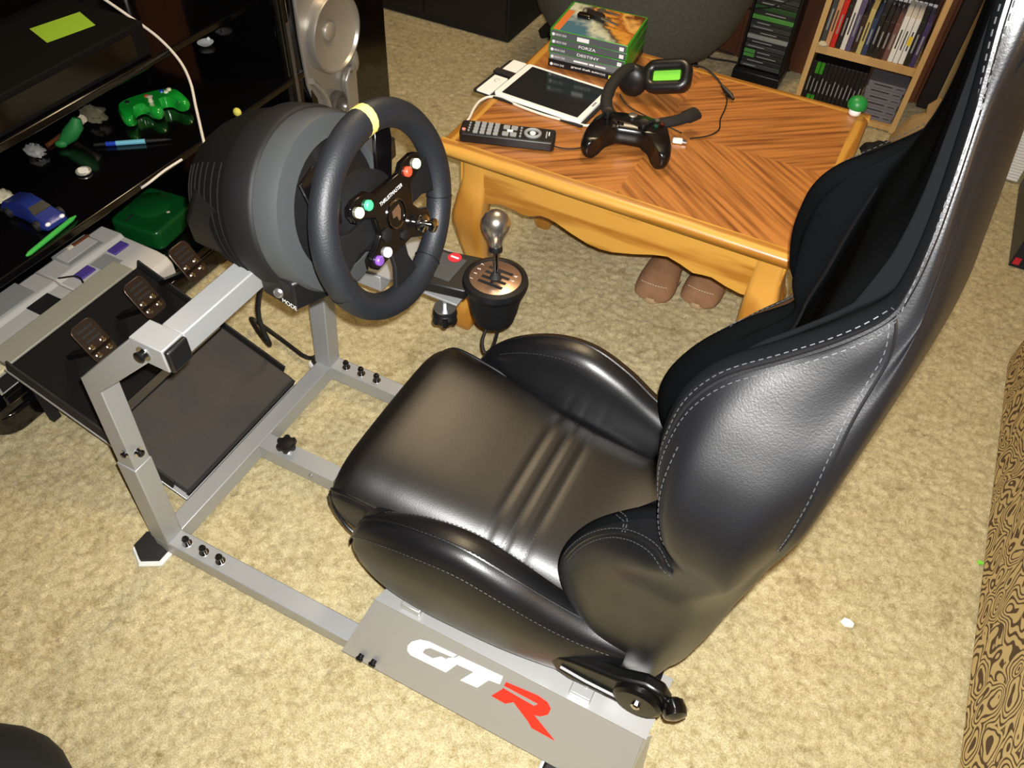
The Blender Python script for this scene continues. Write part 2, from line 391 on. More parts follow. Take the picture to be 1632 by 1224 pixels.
for px, py in ((297, 868), (325, 881), (352, 894)):
    p = atz(px, py, H1); bolt((p.x, T/2, H1))
for px, py in ((550, 588), (574, 598), (600, 607)):
    p = atz(px, py, H1); bolt((p.x, WF-T/2, H1))
# uprights: raked posts, then an arm running up and back to the wheel crossbar
for yy, nm in ((0, 'near'), (WF-T, 'far')):
    yc = yy+T/2
    obj('upright', MB().prism([(-.004, yy, H1-.002), (T, yy, H1-.002), (.055, yy, .30), (.0135, yy, .30)], (0, T, 0)), 'steel', FR, bevel=.002)
    obj('upright_slide', MB().prism([(.016, yy+.002, .295), (.053, yy+.002, .295), (.071, yy+.002, .505), (.0375, yy+.002, .519)], (0, T-.004, 0)), 'steel', FR, bevel=.0015)
    obj('arm', MB().prism([(.0375, yy+.001, .519), (.071, yy+.001, .505), (.222, yy+.001, .652), (.197, yy+.001, .679)], (0, T-.002, 0)), 'steel', FR, bevel=.0015)
    xe = .249 if yy == 0 else .226
    obj('arm_end', MB().box((.196, yy, .644), (xe, yy+T, .682)), 'steel', FR, bevel=.0015)
    obj('end_cap', MB().box((xe, yy+.001, .645), (xe+.008, yy+T-.001, .681)), 'black_plastic', FR, bevel=.003)
    s_ = -1 if yy == 0 else 1
    bolt((.050, yc+s_*(T/2-.002), .345), up=(0, s_, 0), r=.005, h=.3)
    bolt((.214, yc+s_*T/2, .662), up=(0, s_, 0), r=.0075, h=.55)
    b = bolt((.0565, yc, .335), up=(1, 0, -.08), r=.006, h=.5)
obj('wheel_crossbar', MB().box((.214, T, .645), (.249, WF-T, .681)), 'steel', FR, bevel=.002)
obj('wheel_plate', MB().box((.19, .19, .681), (.27, .36, .686)), 'steel', FR, bevel=.001)
# shifter shelf on the far side
obj('shifter_plate', MB().box((.10, .515, .392), (.365, .645, .397)), 'steel', FR, bevel=.001)
obj('shifter_bar', MB().box((.045, WF-T+.001, .355), (.20, WF-.001, .391)), 'steel', FR, bevel=.002)
# feet
for fx, fy in ((.0, -.004), (.0, WF+.004), (.862, -.006), (.862, WF+.006)):
    fx -= .010; ft = obj('foot', MB().lathe([(.034, .010), (.034, .022), (.028, .030), (.012, .032)], (fx, fy, 0), (0, 0, 1), 6), 'rubber', FR)
    obj('felt_pad', MB().lathe([(.041, .001), (.042, .006), (.039, .011)], (fx, fy, 0), (0, 0, 1), 6), 'felt_white', ft)
# side panels with the lettering
YBt, ZB, YT, ZT = -.0135, .038, .050, .155
def panel(sgn):
    f = (lambda y: y) if sgn > 0 else (lambda y: WF-y)
    xs = (.432, .952, .948, .470)
    pts = [(xs[0], f(YBt), ZB), (xs[1], f(YBt), ZB), (xs[2], f(YT), ZT), (xs[3], f(YT), ZT)]
    if sgn < 0: pts = pts[::-1]
    pn = obj('side_panel', MB().prism(pts, (0, .0025*sgn, 0)), 'steel_panel', FR)
    fl_ = MB().prism([(xs[3], f(YT-.001), ZT), (.952, f(YT-.001), ZT), (.958, f(.155), ZT+.002), (xs[3]+.03, f(.155), ZT+.002)][::sgn], (0, 0, .0025))
    obj('seat_flange', fl_, 'steel_panel', FR)
    obj('rear_plate', MB().prism([(.952, f(YBt+.001), ZB), (.968, f(.045), ZB), (.958, f(.06), ZT), (.948, f(YT), ZT)][::sgn], (-.0025, 0, 0)), 'steel_panel', FR)
    for bx in (.535, .838):
        br = MB()
        br.box((bx-.018, f(.056) if sgn > 0 else f(.098), ZT+.003), (bx+.018, f(.098) if sgn > 0 else f(.056), ZT+.018))
        bk = obj('seat_bracket', br, 'steel_panel', FR, bevel=.002)
        bolt((bx+.004, f(.076), ZT+.018), r=.0055, washer=False, h=.7)
    return pn
pn = panel(1); panel(-1)
PNv = Vector((0, ZT-ZB, -(YT-YBt))).normalized(); PNn = Vector((0, -(ZT-ZB), (YT-YBt))).normalized(); PN0 = Vector((.5, YBt, ZB))
def decal(name, pts, m, lift):
    q = [atplane(530+a/2.766, 900+b/2.766, PN0, PNn) for a, b in pts]
    return obj(name, MB().prism([p+PNn*(lift) for p in q], PNn*.0004), m, pn, smooth=0)
decal('letter_g', [(330, 378), (332, 356), (350, 338), (385, 329), (425, 338), (548, 397), (532, 408), (432, 366), (408, 371), (397, 388), (440, 412), (478, 404), (548, 440), (500, 474), (345, 398)], 'white_paint', .0004)
decal('letter_t', [(556, 401), (752, 492), (738, 526), (690, 508), (638, 541), (563, 508), (622, 472), (500, 416), (512, 410), (540, 409)], 'white_paint', .0004)
decal('letter_r', [(765, 516), (905, 575), (948, 605), (963, 635), (950, 660), (915, 668), (888, 661), (980, 775), (878, 719), (862, 690), (798, 605), (762, 612), (700, 577), (748, 548)], 'red_paint', .0004)
decal('letter_slit', [(748, 538), (756, 532), (905, 612), (890, 620)], 'steel_panel', .0010)
for px, py in ((577, 1043), (597, 1052)):
    p = atplane(px, py, PN0, PNn); bolt(p, up=(0, -1, -.15), r=.0065, washer=False, h=.6)

# ------------------------------------------------------------------ racing seat
SEAT = thing('bucket_chair', 'black leather bucket seat with stitched side bolsters on the silver frame', 'seat', (.72, .30, 0))
YC = .30
def stitches(pts, offs, parent, step=.0075, ln=.0042, w=.0008, m='thread', name='stitching'):
    mb = MB(); acc = 0; nxt = 0
    for i in range(len(pts)-1):
        a, b = pts[i], pts[i+1]; L = (b-a).length
        while L > 0 and acc+L >= nxt:
            u = (nxt-acc)/L; p = a.lerp(b, u); d = (b-a).normalized(); n = offs[i]
            s_ = d.cross(n).normalized(); n2 = s_.cross(d)
            mb.obox(p+n2*.0004, (ln, w, w), Matrix((d, s_, n2)).transposed()); nxt += step
        acc += L
    return obj(name, mb, m, parent, smooth=0, kind='stuff')
# cushion: rounded sections from nose to rear
CU = [  # x, half width, top, bottom, corner radius
    (.345, .165, .300, .262, .018), (.350, .178, .318, .246, .03), (.362, .186, .330, .230, .034), (.385, .189, .342, .215, .036),
    (.45, .186, .337, .20, .034), (.52, .180, .326, .195, .032), (.600, .172, .312, .19, .030), (.70, .168, .297, .19, .03), (.78, .168, .288, .19, .03), (.86, .165, .292, .19, .03)]
def pad_drop(a): return .006*a*a + .040*a**7
secs = []; NX = 90
GRO = (.617, .648, .683)
for k in range(NX+1):
    x = .345 + (.86-.345)*(k/NX)**1.15
    hw, zt, zb, r = interp(CU, x)
    g = sum(.0028*math.exp(-((x-q)/.0035)**2) for q in GRO)
    zt -= g*1.0; hh = (zt-zb)/2; zc = (zt+zb)/2
    sec = []
    for q in range(33):
        v = -1+2*q/32; sec.append((x, YC+hw*math.sin(v*PI/2), zt+.012-pad_drop(abs(math.sin(v*PI/2)))))
    sec += [(x, YC+hw*1.0, zt-.034-(zt-zb)*.2), (x, YC+hw*.985, zb+.02), (x, YC+hw*.94, zb), (x, YC, zb), (x, YC-hw*.94, zb), (x, YC-hw*.985, zb+.02), (x, YC-hw, zt-.034-(zt-zb)*.2)]
    secs.append(sec)
obj('cushion', MB().loft(secs), 'leather_seat', SEAT, smooth=50)
def cush_top(x, yy):
    hw, zt, zb, r = interp(CU, x); return zt + .012 - pad_drop(abs(yy)/hw)
for q in GRO[1:]:
    pts = [Vector((q, YC+yy, cush_top(q, yy)-.0018)) for yy in [(-.15+.3*i/30) for i in range(31)]]
    stitches(pts, [Vector((0, 0, 1))]*31, SEAT, step=.007, ln=.004, w=.0008)
for s_ in (-1, 1):
    pts = []
    for k in range(60):
        x = .352 + (.84-.352)*k/59; hw, zt, zb, r = interp(CU, x)
        pts.append((x, YC+s_*hw*.965, zt+.012-pad_drop(.965)+.0015))
    obj('piping', MB().tube(pts, .0034, 8), 'leather', SEAT)
    pts = [(.350, YC+s_*.179, .288), (.352, YC+s_*.181, .262), (.366, YC+s_*.184, .236), (.392, YC+s_*.187, .214), (.44, YC+s_*.184, .198)]
    obj('piping', MB().tube(spline(pts, 6), .0034, 8), 'leather', SEAT)
# side bolsters of the cushion
BO = [  # x, ridge z, inner y half, ridge half, outer half, bottom z
    (.412, .250, .192, .200, .206, .226), (.418, .282, .188, .204, .222, .212), (.440, .326, .184, .209, .240, .198), (.49, .370, .174, .216, .256, .185), (.56, .402, .164, .222, .264, .180),
    (.63, .410, .160, .222, .264, .180), (.70, .388, .160, .218, .260, .180), (.76, .358, .160, .210, .252, .180), (.82, .335, .158, .202, .240, .180), (.88, .325, .158, .195, .225, .185)]
def bol_sec(x, s_):
    zr, wi, wr, wo, zb = interp(BO, x); zp = min(interp(CU, max(x, .36))[1], zr-.006); h = zr-zb
    P = [(wi, zb+.01), (wi-.004, zb+h*.45), (wi+.004, max(zp, zb+h*.6)), ((wi+wr)/2-.004, zr-.012-h*.02), (wr-.004, zr-.001), (wr+.022, zr-.010), (wo-.004, zr-h*.24), (wo, zr-h*.45), (wo-.008, zb+h*.2), (wr+.016, zb+.004), (wr-.01, zb)]
    return [Vector((x, YC+s_*p.x, p.y)) for p in clspline([(a, b, 0) for a, b in P], 4)]
for s_ in (-1, 1):
    xs = [.412+.004*i for i in range(9)] + [.45+.43*i/40 for i in range(41)]
    secs = [bol_sec(x, s_) for x in xs]
    if s_ > 0: secs = [q[::-1] for q in secs]
    bl = obj('cushion_bolster', MB().loft(secs), 'leather', SEAT, smooth=60)
    # two stitched seams along the ridge
    for idx, x0, x1 in ((17, .44, .86), (22, .425, .86), (12, .47, .72)):
        pts = []
        for i in range(70):
            sec = bol_sec(x0+(x1-x0)*i/69, s_); pts.append(sec[idx])
        nrm = []
        for i in range(70):
            x = x0+(x1-x0)*i/69; sec = bol_sec(x, s_); c = sum(sec, Vector())/len(sec); n = sec[idx]-c; n.x = 0; nrm.append(n.normalized())
        stitches([p+n*.0008 for p, n in zip(pts, nrm)], nrm, bl)
        if idx == 17: obj('piping', MB().tube([p-n*.0006 for p, n in zip(pts, nrm)], .0022, 6), 'leather', bl)
# backrest: sections stacked in height
BK = [  # z, xf, wi, xt, wt, wo, wb, xb, xc
    (.190, .880, .120, .868, .160, .178, .150, .930, .938),
    (.240, .880, .130, .855, .180, .200, .165, .948, .958),
    (.300, .885, .130, .815, .190, .212, .175, .958, .970),
    (.360, .890, .132, .774, .192, .220, .185, .966, .980),
    (.440, .895, .134, .760, .193, .226, .195, .976, .990),
    (.530, .903, .138, .787, .194, .232, .205, .986, 1.000),
    (.610, .910, .142, .840, .200, .260, .222, .995, 1.010),
    (.672, .916, .146, .894, .210, .279, .232, 1.002, 1.018),
    (.715, .922, .150, .870, .217, .287, .238, 1.009, 1.023),
    (.765, .930, .152, .857, .217, .283, .244, 1.014, 1.028),
    (.810, .934, .152, .856, .211, .266, .238, 1.017, 1.031),
    (.850, .938, .149, .862, .203, .241, .224, 1.019, 1.034),
    (.885, .942, .145, .881, .195, .218, .208, 1.020, 1.036),
    (.920, .946, .140, .918, .187, .199, .192, 1.019, 1.036),
    (.950, .953, .134, .948, .179, .187, .180, 1.016, 1.035),
    (.980, .960, .126, .971, .169, .176, .168, 1.012, 1.032),
    (1.005, .964, .118, .975, .162, .168, .157, 1.008, 1.028),
    (1.039, .965, .108, .974, .152, .157, .144, 1.003, 1.023),
    (1.077, .963, .098, .970, .139, .143, .128, .997, 1.017),
    (1.132, .958, .086, .962, .120, .124, .107, .990, 1.010),
    (1.188, .952, .072, .951, .106, .113, .098, .995, 1.012),
    (1.245, .946, .056, .944, .084, .090, .076, .986, 1.002),
    (1.285, .948, .036, .946, .056, .060, .050, .980, .994),
    (1.305, .955, .020, .953, .030, .033, .028, .972, .982)]
def twist(z): return interp([(.30, 0), (.36, .02), (.65, .075), (.75, .083), (.88, .075), (.98, .01), (1.05, 0)], z)[0]
def bk_half(z):
    xf, wi, xt, wt, wo, wb, xb, xc = interp(BK, z)
    d = max(xf-xt, 0.0); k = min(1.0, d/.05); hr = min(1.0, max(0.0, (z-.98)/.08))
    return [Vector(q) for q in [
        (xf, 0, z), (xf-.002, wi*.55, z), (xf-.004*k-d*.10, wi, z), (xf-.010*k-d*.55, wi+(wt-.030-wi)*.65, z), (xt+.004+.012*k, wt-.030, z), (xt, wt-.012, z), (xt+.007, wt+.006, z),
        (xt+(xb-xt)*.22, wt+(wo-wt)*.86, z), (xt+(xb-xt)*.48, wo, z), (xt+(xb-xt)*.74, wo-.002-.008*hr, z), (xb-.010, wb+.008, z), (xb+.003, wb-.014, z), (xc-.002, wb*.5, z), (xc, 0, z)]]
NU = 13
def bk(z, u, s_):
    p = cr(bk_half(z), u); return Vector((p.x+s_*p.y*twist(z), YC+s_*p.y, p.z))
zs = [.19+(1.305-.19)*i/170 for i in range(171)]; us = [NU*i/78 for i in range(79)]
mb = MB(); secs = []
for z in zs:
    h = bk_half(z); half = [cr(h, u) for u in us]
    tw_ = twist(z); ring = [Vector((p.x-p.y*tw_, YC-p.y, p.z)) for p in half] + [Vector((p.x+p.y*tw_, YC+p.y, p.z)) for p in half[-2:0:-1]]
    secs.append(ring)
BR = obj('backrest', MB().loft(secs), 'leather', SEAT, smooth=60)
BR.data.materials.append(mat('suede_insert', (13, 14, 15), .75, 0, .08))
MATS['suede_insert'].node_tree.nodes['Principled BSDF'].inputs['IOR'].default_value = 1.02
nr = len(secs[0]); nin = int(78*5.85/NU)
for pi, pf in enumerate(BR.data.polygons):
    c = pi % nr
    if pi < nr*(len(secs)-1) and (c < nin or c >= nr-nin): pf.material_index = 1
def bk_n(z, u, s_):
    e = 1e-3; a = bk(z, min(u+.02, NU), s_)-bk(z, max(u-.02, 0), s_); b = bk(z+e, u, s_)-bk(z-e, u, s_)
    n = a.cross(b).normalized(); c = Vector((.95, YC, z)); return n if n.dot(bk(z, u, s_)-c) > 0 else -n
def bk_seam(path, s_, pipe=None, offs=(0,), n=90):
    """path: list of (z, u) knots on the backrest surface"""
    K = [Vector((a, b, 0)) for a, b in path]; q = [cr(K, (len(K)-1)*i/n) for i in range(n+1)]
    P = [bk(k.x, k.y, s_) for k in q]; N = [bk_n(k.x, k.y, s_) for k in q]
    if pipe: obj('piping', MB().tube([p+nn*.0002 for p, nn in zip(P, N)], pipe, 6), 'leather', BR)
    for o in offs:
        D = [(P[min(i+1, n)]-P[max(i-1, 0)]).normalized().cross(N[i]) for i in range(n+1)]
        stitches([p+d*o+nn*.0006 for p, d, nn in zip(P, D, N)], N, BR)
for s_ in (-1, 1):
    bk_seam([(.700, 6.35), (.745, 6.2), (.80, 6.2), (.88, 6.25), (.96, 6.3), (1.03, 6.2), (1.12, 6.15), (1.20, 6.1), (1.25, 6.1)], s_, pipe=.0024, offs=(-.006, .007), n=150)
    bk_seam([(.705, 6.9), (.76, 6.75), (.82, 6.7)], s_, offs=(0,), n=40)
    bk_seam([(.985, 6.35), (.978, 7.6), (.95, 8.8), (.90, 9.5), (.83, 9.9), (.74, 10.0)], s_, pipe=.0016, offs=(.005,), n=70)
    bk_seam([(.47, 6.1), (.535, 6.1), (.59, 6.2), (.64, 6.6), (.66, 7.2)], s_, pipe=.002, offs=(-.005, .006), n=60)
    bk_seam([(.595, 5.2), (.605, 5.8), (.600, 6.3)], s_, offs=(-.003, .003), n=24)
    bk_seam([(.30, 2.2), (.45, 2.0), (.62, 2.0), (.78, 2.0), (.9, 2.0)], s_, pipe=.003, offs=(), n=60)
# hinge covers, slide rails, recline knob
for s_ in (-1, 1):
    yy = YC+s_*.236
    cover = [(.782, .252), (.790, .277), (.815, .288), (.880, .300), (.918, .322), (.945, .318), (.958, .296), (.955, .262), (.930, .240), (.870, .228), (.815, .224), (.789, .234)]
    hc = obj('hinge_cover', MB().prism([(a, yy-.011, b-.004) for a, b in cover][::-1], (0, .022, 0)), 'hinge_black', SEAT, bevel=.006, bseg=3)
    obj('hinge_boss', MB().lathe([(.036, 0), (.036, .008), (.030, .012), (.010, .013)], (.918, yy+s_*.010, .274), (0, s_, 0), 24), 'hinge_black', hc)
    obj('pivot_bolt', MB().lathe([(.007, 0), (.007, .003), (.004, .005)], (.918, yy+s_*.023, .276), (0, s_, 0), 10), 'chrome', hc)
    obj('lever_edge', MB().tube([(.800, yy+s_*.012, .250), (.84, yy+s_*.013, .247), (.90, yy+s_*.013, .247)], .005, 8), 'black_plastic', hc)
    obj('recline_knob', MB().lathe([(.010, -.004), (.016, 0), (.018, .012), (.016, .020), (.006, .024)], (.962, yy+s_*.0, .288), (.5, s_*.8, 0), 18), 'black_gloss', SEAT)
    obj('slide_rail', MB().box((.47, YC+s_*.16-.014, .160), (.94, YC+s_*.16+.014, .196)), 'black_bolt', SEAT, bevel=.002)
obj('seat_pan', MB().box((.43, YC-.16, .180), (.93, YC+.16, .200)), 'black_matte', SEAT)

# ------------------------------------------------------------------ steering wheel and its base
WC = Vector((.401, .275, .769)); WN = Vector((math.cos(.209), 0, math.sin(.209))); WB = Vector((-math.sin(.209), 0, math.cos(.209))); WL = Vector((0, 1, 0))
WH = thing('steering_controller', 'black leather sim racing wheel with yellow centre band and domed motor base', 'steering wheel', (.23, .275, .686))
def wp(l, u, t=0): return WC + WL*l + WB*u + WN*t
rim = MB(); secs = []; NR = 96
for k in range(NR):
    a = 2*PI*k/NR; rad = WL*math.cos(a)+WB*math.sin(a)
    grip = 1+.06*math.cos(2*(a))**2
    secs.append([WC + rad*(.1225+.0180*grip*math.cos(b)) + WN*(.0170*grip*math.sin(b)) for b in [2*PI*i/16 for i in range(16)]])
secs.append(secs[0]); rim.loft(secs, cap=False)
RIM = obj('rim', rim, 'leather_rim', WH, smooth=60)
band = MB(); secs = []
for k in range(9):
    a = PI/2-.05+.10*k/8 - .03; rad = WL*math.cos(a)+WB*math.sin(a)
    secs.append([WC + rad*(.1225+.0193*math.cos(b)) + WN*(.0183*math.sin(b)) for b in [2*PI*i/16 for i in range(16)]])
obj('centre_band', band.loft(secs), 'yellow_band', RIM, smooth=60)
for a0 in (-.35, PI+.35, -1.1):
    seam = MB(); rad = WL*math.cos(a0)+WB*math.sin(a0)
    seam.tube([WC + rad*(.1225+.0191*math.cos(b)) + WN*(.0181*math.sin(b)) for b in [2*PI*i/16 for i in range(16)]], .0008, 5, closed=True)
    obj('rim_seam', seam, 'leather', RIM)
for ang, w in ((0, .042), (PI, .042), (-PI/2, .040)):
    d = WL*math.cos(ang)+WB*math.sin(ang); e = WN.cross(d)
    pts = [WC+d*.030-e*w*.42, WC+d*.075-e*w*.40, WC+d*.112-e*w*.72, WC+d*.112+e*w*.72, WC+d*.075+e*w*.40, WC+d*.030+e*w*.42]
    obj('spoke', MB().prism([p-WN*.004 for p in pts], WN*.007), 'charcoal', WH, bevel=.0015)
hubpts = [(-.079, .043), (-.076, .053), (-.064, .057), (-.040, .055), (-.028, .045), (.028, .042), (.038, .051), (.062, .052), (.075, .047), (.078, .036), (.070, .025), (.046, .017), (.040, -.010), (.050, -.022), (.067, -.030), (.070, -.046), (.058, -.060), (.040, -.060),
          (.018, -.048), (-.018, -.048), (-.034, -.046), (-.060, -.047), (-.070, -.038), (-.068, -.024), (-.050, -.018), (-.038, -.008), (-.040, .016), (-.056, .026), (-.074, .030)]
HB = obj('hub_plate', MB().prism([wp(a, b, .004) for a, b in hubpts], WN*.010), 'black_gloss', WH, bevel=.0025, bseg=3)
for (l, u, m) in ((-.065, .041, 'btn_cream'), (-.046, .040, 'btn_green'), (.042, .037, 'btn_red'), (.063, .037, 'btn_cream'), (-.056, -.034, 'btn_purple'), (-.037, -.034, 'btn_white')):
    b_ = obj('button', MB().lathe([(.0068, 0), (.0068, .0035), (.0055, .005), (.001, .0055)], wp(l, u, .014), WN, 16), m, HB)
obj('thumb_stick', MB().lathe([(.013, 0), (.012, .004), (.005, .006), (.005, .014), (.009, .016), (.009, .020), (.002, .022)], wp(.047, -.043, .014), WN, 18), 'chrome', HB)
obj('hex_button', MB().lathe([(.009, 0), (.009, .003), (.007, .004)], wp(-.029, -.013, .014), WN, 6), 'charcoal', HB)
obj('hex_button', MB().lathe([(.007, 0), (.007, .003), (.005, .004)], wp(.004, -.034, .014), WN, 6), 'charcoal', HB)
em = obj('emblem_ring', MB().tube([wp(.0185*math.cos(a), .0185*math.sin(a), .0145) for a in [2*PI*i/32 for i in range(32)]], .0018, 6, closed=True), 'chrome', HB)
obj('emblem_disc', MB().lathe([(.0175, 0), (.0175, .001)], wp(0, 0, .0142), WN, 28), 'black_gloss', em)
obj('emblem_mark', MB().prism([wp(a, b, .0154) for a, b in ((-.008, .008), (.008, .010), (.009, .002), (.004, -.010), (.001, -.010), (-.001, -.002), (-.009, -.001))], WN*.0008), 'bronze', em)
text('wheel_lettering', 'THRUSTMASTER', 'mark_white', HB, wp(-.0255, .0255, .0145), WL, WB, height=.0052, width=.051)
for s_ in (-1, 1):
    obj('paddle', MB().prism([wp(s_*.030, .010, -.030), wp(s_*.066, .012, -.032), wp(s_*.088, .055, -.034), wp(s_*.092, .088, -.034), wp(s_*.064, .096, -.034), wp(s_*.046, .052, -.032)][::s_], -WN*.005), 'black_gloss', WH, bevel=.001)
obj('wheel_column', MB().lathe([(.040, -.075), (.040, -.045), (.052, -.040), (.052, -.022), (.034, -.018), (.034, .004)], WC, WN, 28), 'charcoal', WH)
NB = 48
BASE = obj('base_dome', MB().lathe([(.020, -.302), (.052, -.292), (.080, -.268), (.100, -.236), (.113, -.200), (.119, -.160), (.121, -.125), (.116, -.110)], WC, WN, NB), mat('dome_black', (8, 8, 7), .7, 0, .18, bump=(40, .3)), WH, smooth=60)
obj('base_collar', MB().lathe([(.119, -.165), (.1245, -.150), (.1245, -.118), (.121, -.112)], WC, WN, NB), 'charcoal', BASE, smooth=60)
obj('front_ring', MB().lathe([(.120, -.118), (.121, -.090), (.116, -.078), (.090, -.074), (.086, -.080), (.086, -.10)], WC, WN, NB, cap=False), 'grey_plastic', BASE, smooth=40)
obj('front_disc', MB().lathe([(.087, -.092), (.086, -.084), (.060, -.078), (.040, -.074)], WC, WN, NB), 'black_plastic', BASE, smooth=40)
# vent ribs on the dome
rib = MB()
for i in range(7):
    h = -.175-.014*i; rr = interp([(-.302, .02), (-.292, .052), (-.268, .080), (-.236, .100), (-.2, .113), (-.16, .119)], h)[0]
    rib.tube([WC+WN*h+(WL*math.cos(a)+WB*math.sin(a))*(rr-.0003) for a in [PI*.72+PI*.5*k/16 for k in range(17)]], .0012, 5)
obj('vent_ribs', rib, 'pit_black', BASE, kind='stuff')
# pedestal that sits on the crossbar
ped = MB(); secs = []
for z, hx0, hx1, hw in ((.686, .135, .318, .098), (.700, .128, .330, .108), (.735, .130, .322, .112), (.775, .150, .300, .108)):
    secs.append([(hx0+.03, .275-hw, z), (hx1-.03, .275-hw, z), (hx1, .275-hw+.05, z), (hx1, .275+hw-.05, z), (hx1-.03, .275+hw, z), (hx0+.03, .275+hw, z), (hx0, .275+hw-.04, z), (hx0, .275-hw+.04, z)])
PED = obj('pedestal', ped.loft(secs), 'black_plastic', WH, bevel=.004)
skv = [(.258, .172, .648), (.322, .160, .652), (.345, .215, .650), (.345, .335, .650), (.322, .390, .652), (.258, .378, .648)]
obj('clamp_skirt', MB().loft([skv, [(a+(.0 if a < .3 else .002), b, .70) for a, b, c in skv]]), 'black_plastic', PED, bevel=.004)
obj('mode_button', MB().lathe([(.007, 0), (.007, .004), (.004, .006)], (.296, .164, .672), (.35, -1, .3), 14), 'zinc', PED)
text('mode_lettering', 'MODE', 'mark_white', PED, (.304, .1605, .662), (1, -.19, 0), (0, .1, 1), height=.007, lift=.002)
obj('port_label', MB().obox((.3465, .232, .668), (.002, .020, .008)), 'mark_white', PED)

# ------------------------------------------------------------------ shifter
SH = thing('gear_shifter', 'black gear shifter with round gate and brushed steel ball knob clamped beside wheel', 'gear shifter', (.417, .566, .33))
SX, SY, SZ = .417, .566, .447
obj('housing', MB().lathe([(.032, .345), (.038, .349), (.044, .372), (.050, .41), (.054, .430)], (SX, SY, 0), (0, 0, 1), 32), 'charcoal', SH, smooth=40)
TR = obj('top_ring', MB().lathe([(.052, .422), (.058, .427), (.0605, .437), (.058, .446), (.050, .449), (.0475, .4475), (.0475, .440)], (SX, SY, 0), (0, 0, 1), 40), 'black_plastic', SH, smooth=50)
GP = obj('gate_plate', MB().lathe([(.048, .440), (.048, .4455), (.046, .4462)], (SX, SY, 0), (0, 0, 1), 40), 'bronze', SH)
for dx in (-.021, -.007, .007, .021):
    obj('gate_slot', MB().box((SX-.024, SY+dx-.0032, .4458), (SX+.024, SY+dx+.0032, .4468)), 'black_matte', GP)
obj('gate_slot', MB().box((SX-.003, SY-.024, .4458), (SX+.003, SY+.024, .4467)), 'black_matte', GP)
for i in range(4):
    for s_ in (-1, 1):
        dy = -.021+.014*i
        text('gate_number', str(2*i+(1 if s_ < 0 else 2)) if i < 3 else ('7' if s_ < 0 else 'R'), 'mark_white', GP, (SX+s_*.034, SY+dy-.0025, .4464), (0, 1, 0), (-1, 0, 0), height=.006)
KN = Vector((.402, .590, .538)); ST = Vector((SX, SY, .446))
ax = (KN-ST).normalized()
obj('gaiter', MB().lathe([(.012, 0), (.009, .006), (.006, .010)], ST, ax, 16), 'rubber', SH)
obj('stick', MB().tube([ST, KN], .005, 12), 'chrome', SH)
KB = obj('knob', MB().lathe([(.0105, -.046), (.0115, -.036), (.0135, -.028), (.0185, -.0195), (.0235, -.009), (.0255, .002), (.0242, .011), (.0190, .0195), (.0098, .0250), (.001, .0270)], KN+ax*.004, ax, 28), mat('brushed_steel', (196, 190, 182), .27, .95), SH, smooth=60)
obj('knob_collar', MB().lathe([(.0118, -.050), (.0125, -.046), (.0120, -.040)], KN+ax*.004, ax, 20), 'black_plastic', KB)
arm = obj('clamp_arm', MB().prism([(SX-.035, SY-.050, .415), (SX-.035, SY+.052, .415), (.300, .600, .415), (.255, .600, .415), (.255, .512, .415), (.300, .500, .415)][::-1], (0, 0, .022)), 'black_plastic', SH, bevel=.004)
obj('name_plate', MB().box((.272, .522, .4372), (.345, .590, .4384)), 'grey_plastic', arm)
obj('warning_tag', MB().lathe([(.013, 0), (.013, .0008)], (.322, .585, .4392), (0, 0, 1), 24, sx=1.0), 'tag_red', arm)
obj('tag_mark', MB().box((.314, .583, .4402), (.330, .587, .4406)), 'mark_white', arm)
obj('clamp_screw', MB().lathe([(.007, .335), (.007, .418)], (.322, .545, 0), (0, 0, 1), 12), 'zinc', SH)
obj('clamp_pad', MB().lathe([(.021, .345), (.021, .348)], (.322, .545, 0), (0, 0, 1), 20), 'zinc', SH)
ck = MB().lathe([(.010, .312), (.021, .316), (.022, .326), (.017, .334), (.008, .338)], (.322, .545, 0), (0, 0, 1), 20)
for k in range(6): ck.lathe([(.006, .314), (.008, .322), (.006, .332)], (.322+.019*math.cos(k*PI/3), .545+.019*math.sin(k*PI/3), 0), (0, 0, 1), 8)
obj('clamp_knob', ck, 'black_plastic', SH)
obj('hook_loop', MB().tube(spline([(SX-.005, SY-.020, .334), (SX-.006, SY-.034, .310), (SX+.004, SY-.042, .292), (SX+.016, SY-.034, .304), (SX+.018, SY-.018, .334)], 5), .0032, 8), 'black_plastic', SH)

# ------------------------------------------------------------------ pedals
PD = thing('pedal_set', 'three-pedal racing pedal box with dark heel plate tilted in front of frame', 'pedals', (-.21, .28, 0))
S0 = Vector((-.018, 0, .040)); S1 = Vector((-.415, 0, .205)); sd = (S1-S0).normalized(); sn = Vector((-sd.z, 0, sd.x)); sn = sn if sn.z > 0 else -sn
SL = (S1-S0).length
def pp(s, y, n=0): return S0 + sd*s + sn*n + Vector((0, y, 0))
def slab(s0, s1, y0, y1, n0, n1): return MB().prism([pp(s0, y0, n0), pp(s1, y0, n0), pp(s1, y1, n0), pp(s0, y1, n0)][::-1], sn*(n1-n0))
obj('base_tray', slab(-.006, SL, .100, .452, -.010, -.004), 'steel_panel', PD, bevel=.001)
obj('heel_plate', slab(0, .205, .108, .446, -.004, .020), 'carpet_heel', PD, bevel=.006, bseg=3)
obj('front_lip', slab(-.004, .003, .108, .446, -.004, .014), 'black_matte', PD)
obj('pedal_housing', slab(.212, SL-.01, .108, .446, -.004, .018), 'pit_black', PD, bevel=.004)
obj('heel_step', slab(.190, .212, .115, .44, .018, .026), 'black_plastic', PD, bevel=.003)
for y_ in (.104, .450): obj('side_wall', slab(.03, SL-.005, y_-.002, y_+.002, -.01, .03), 'black_matte', PD)
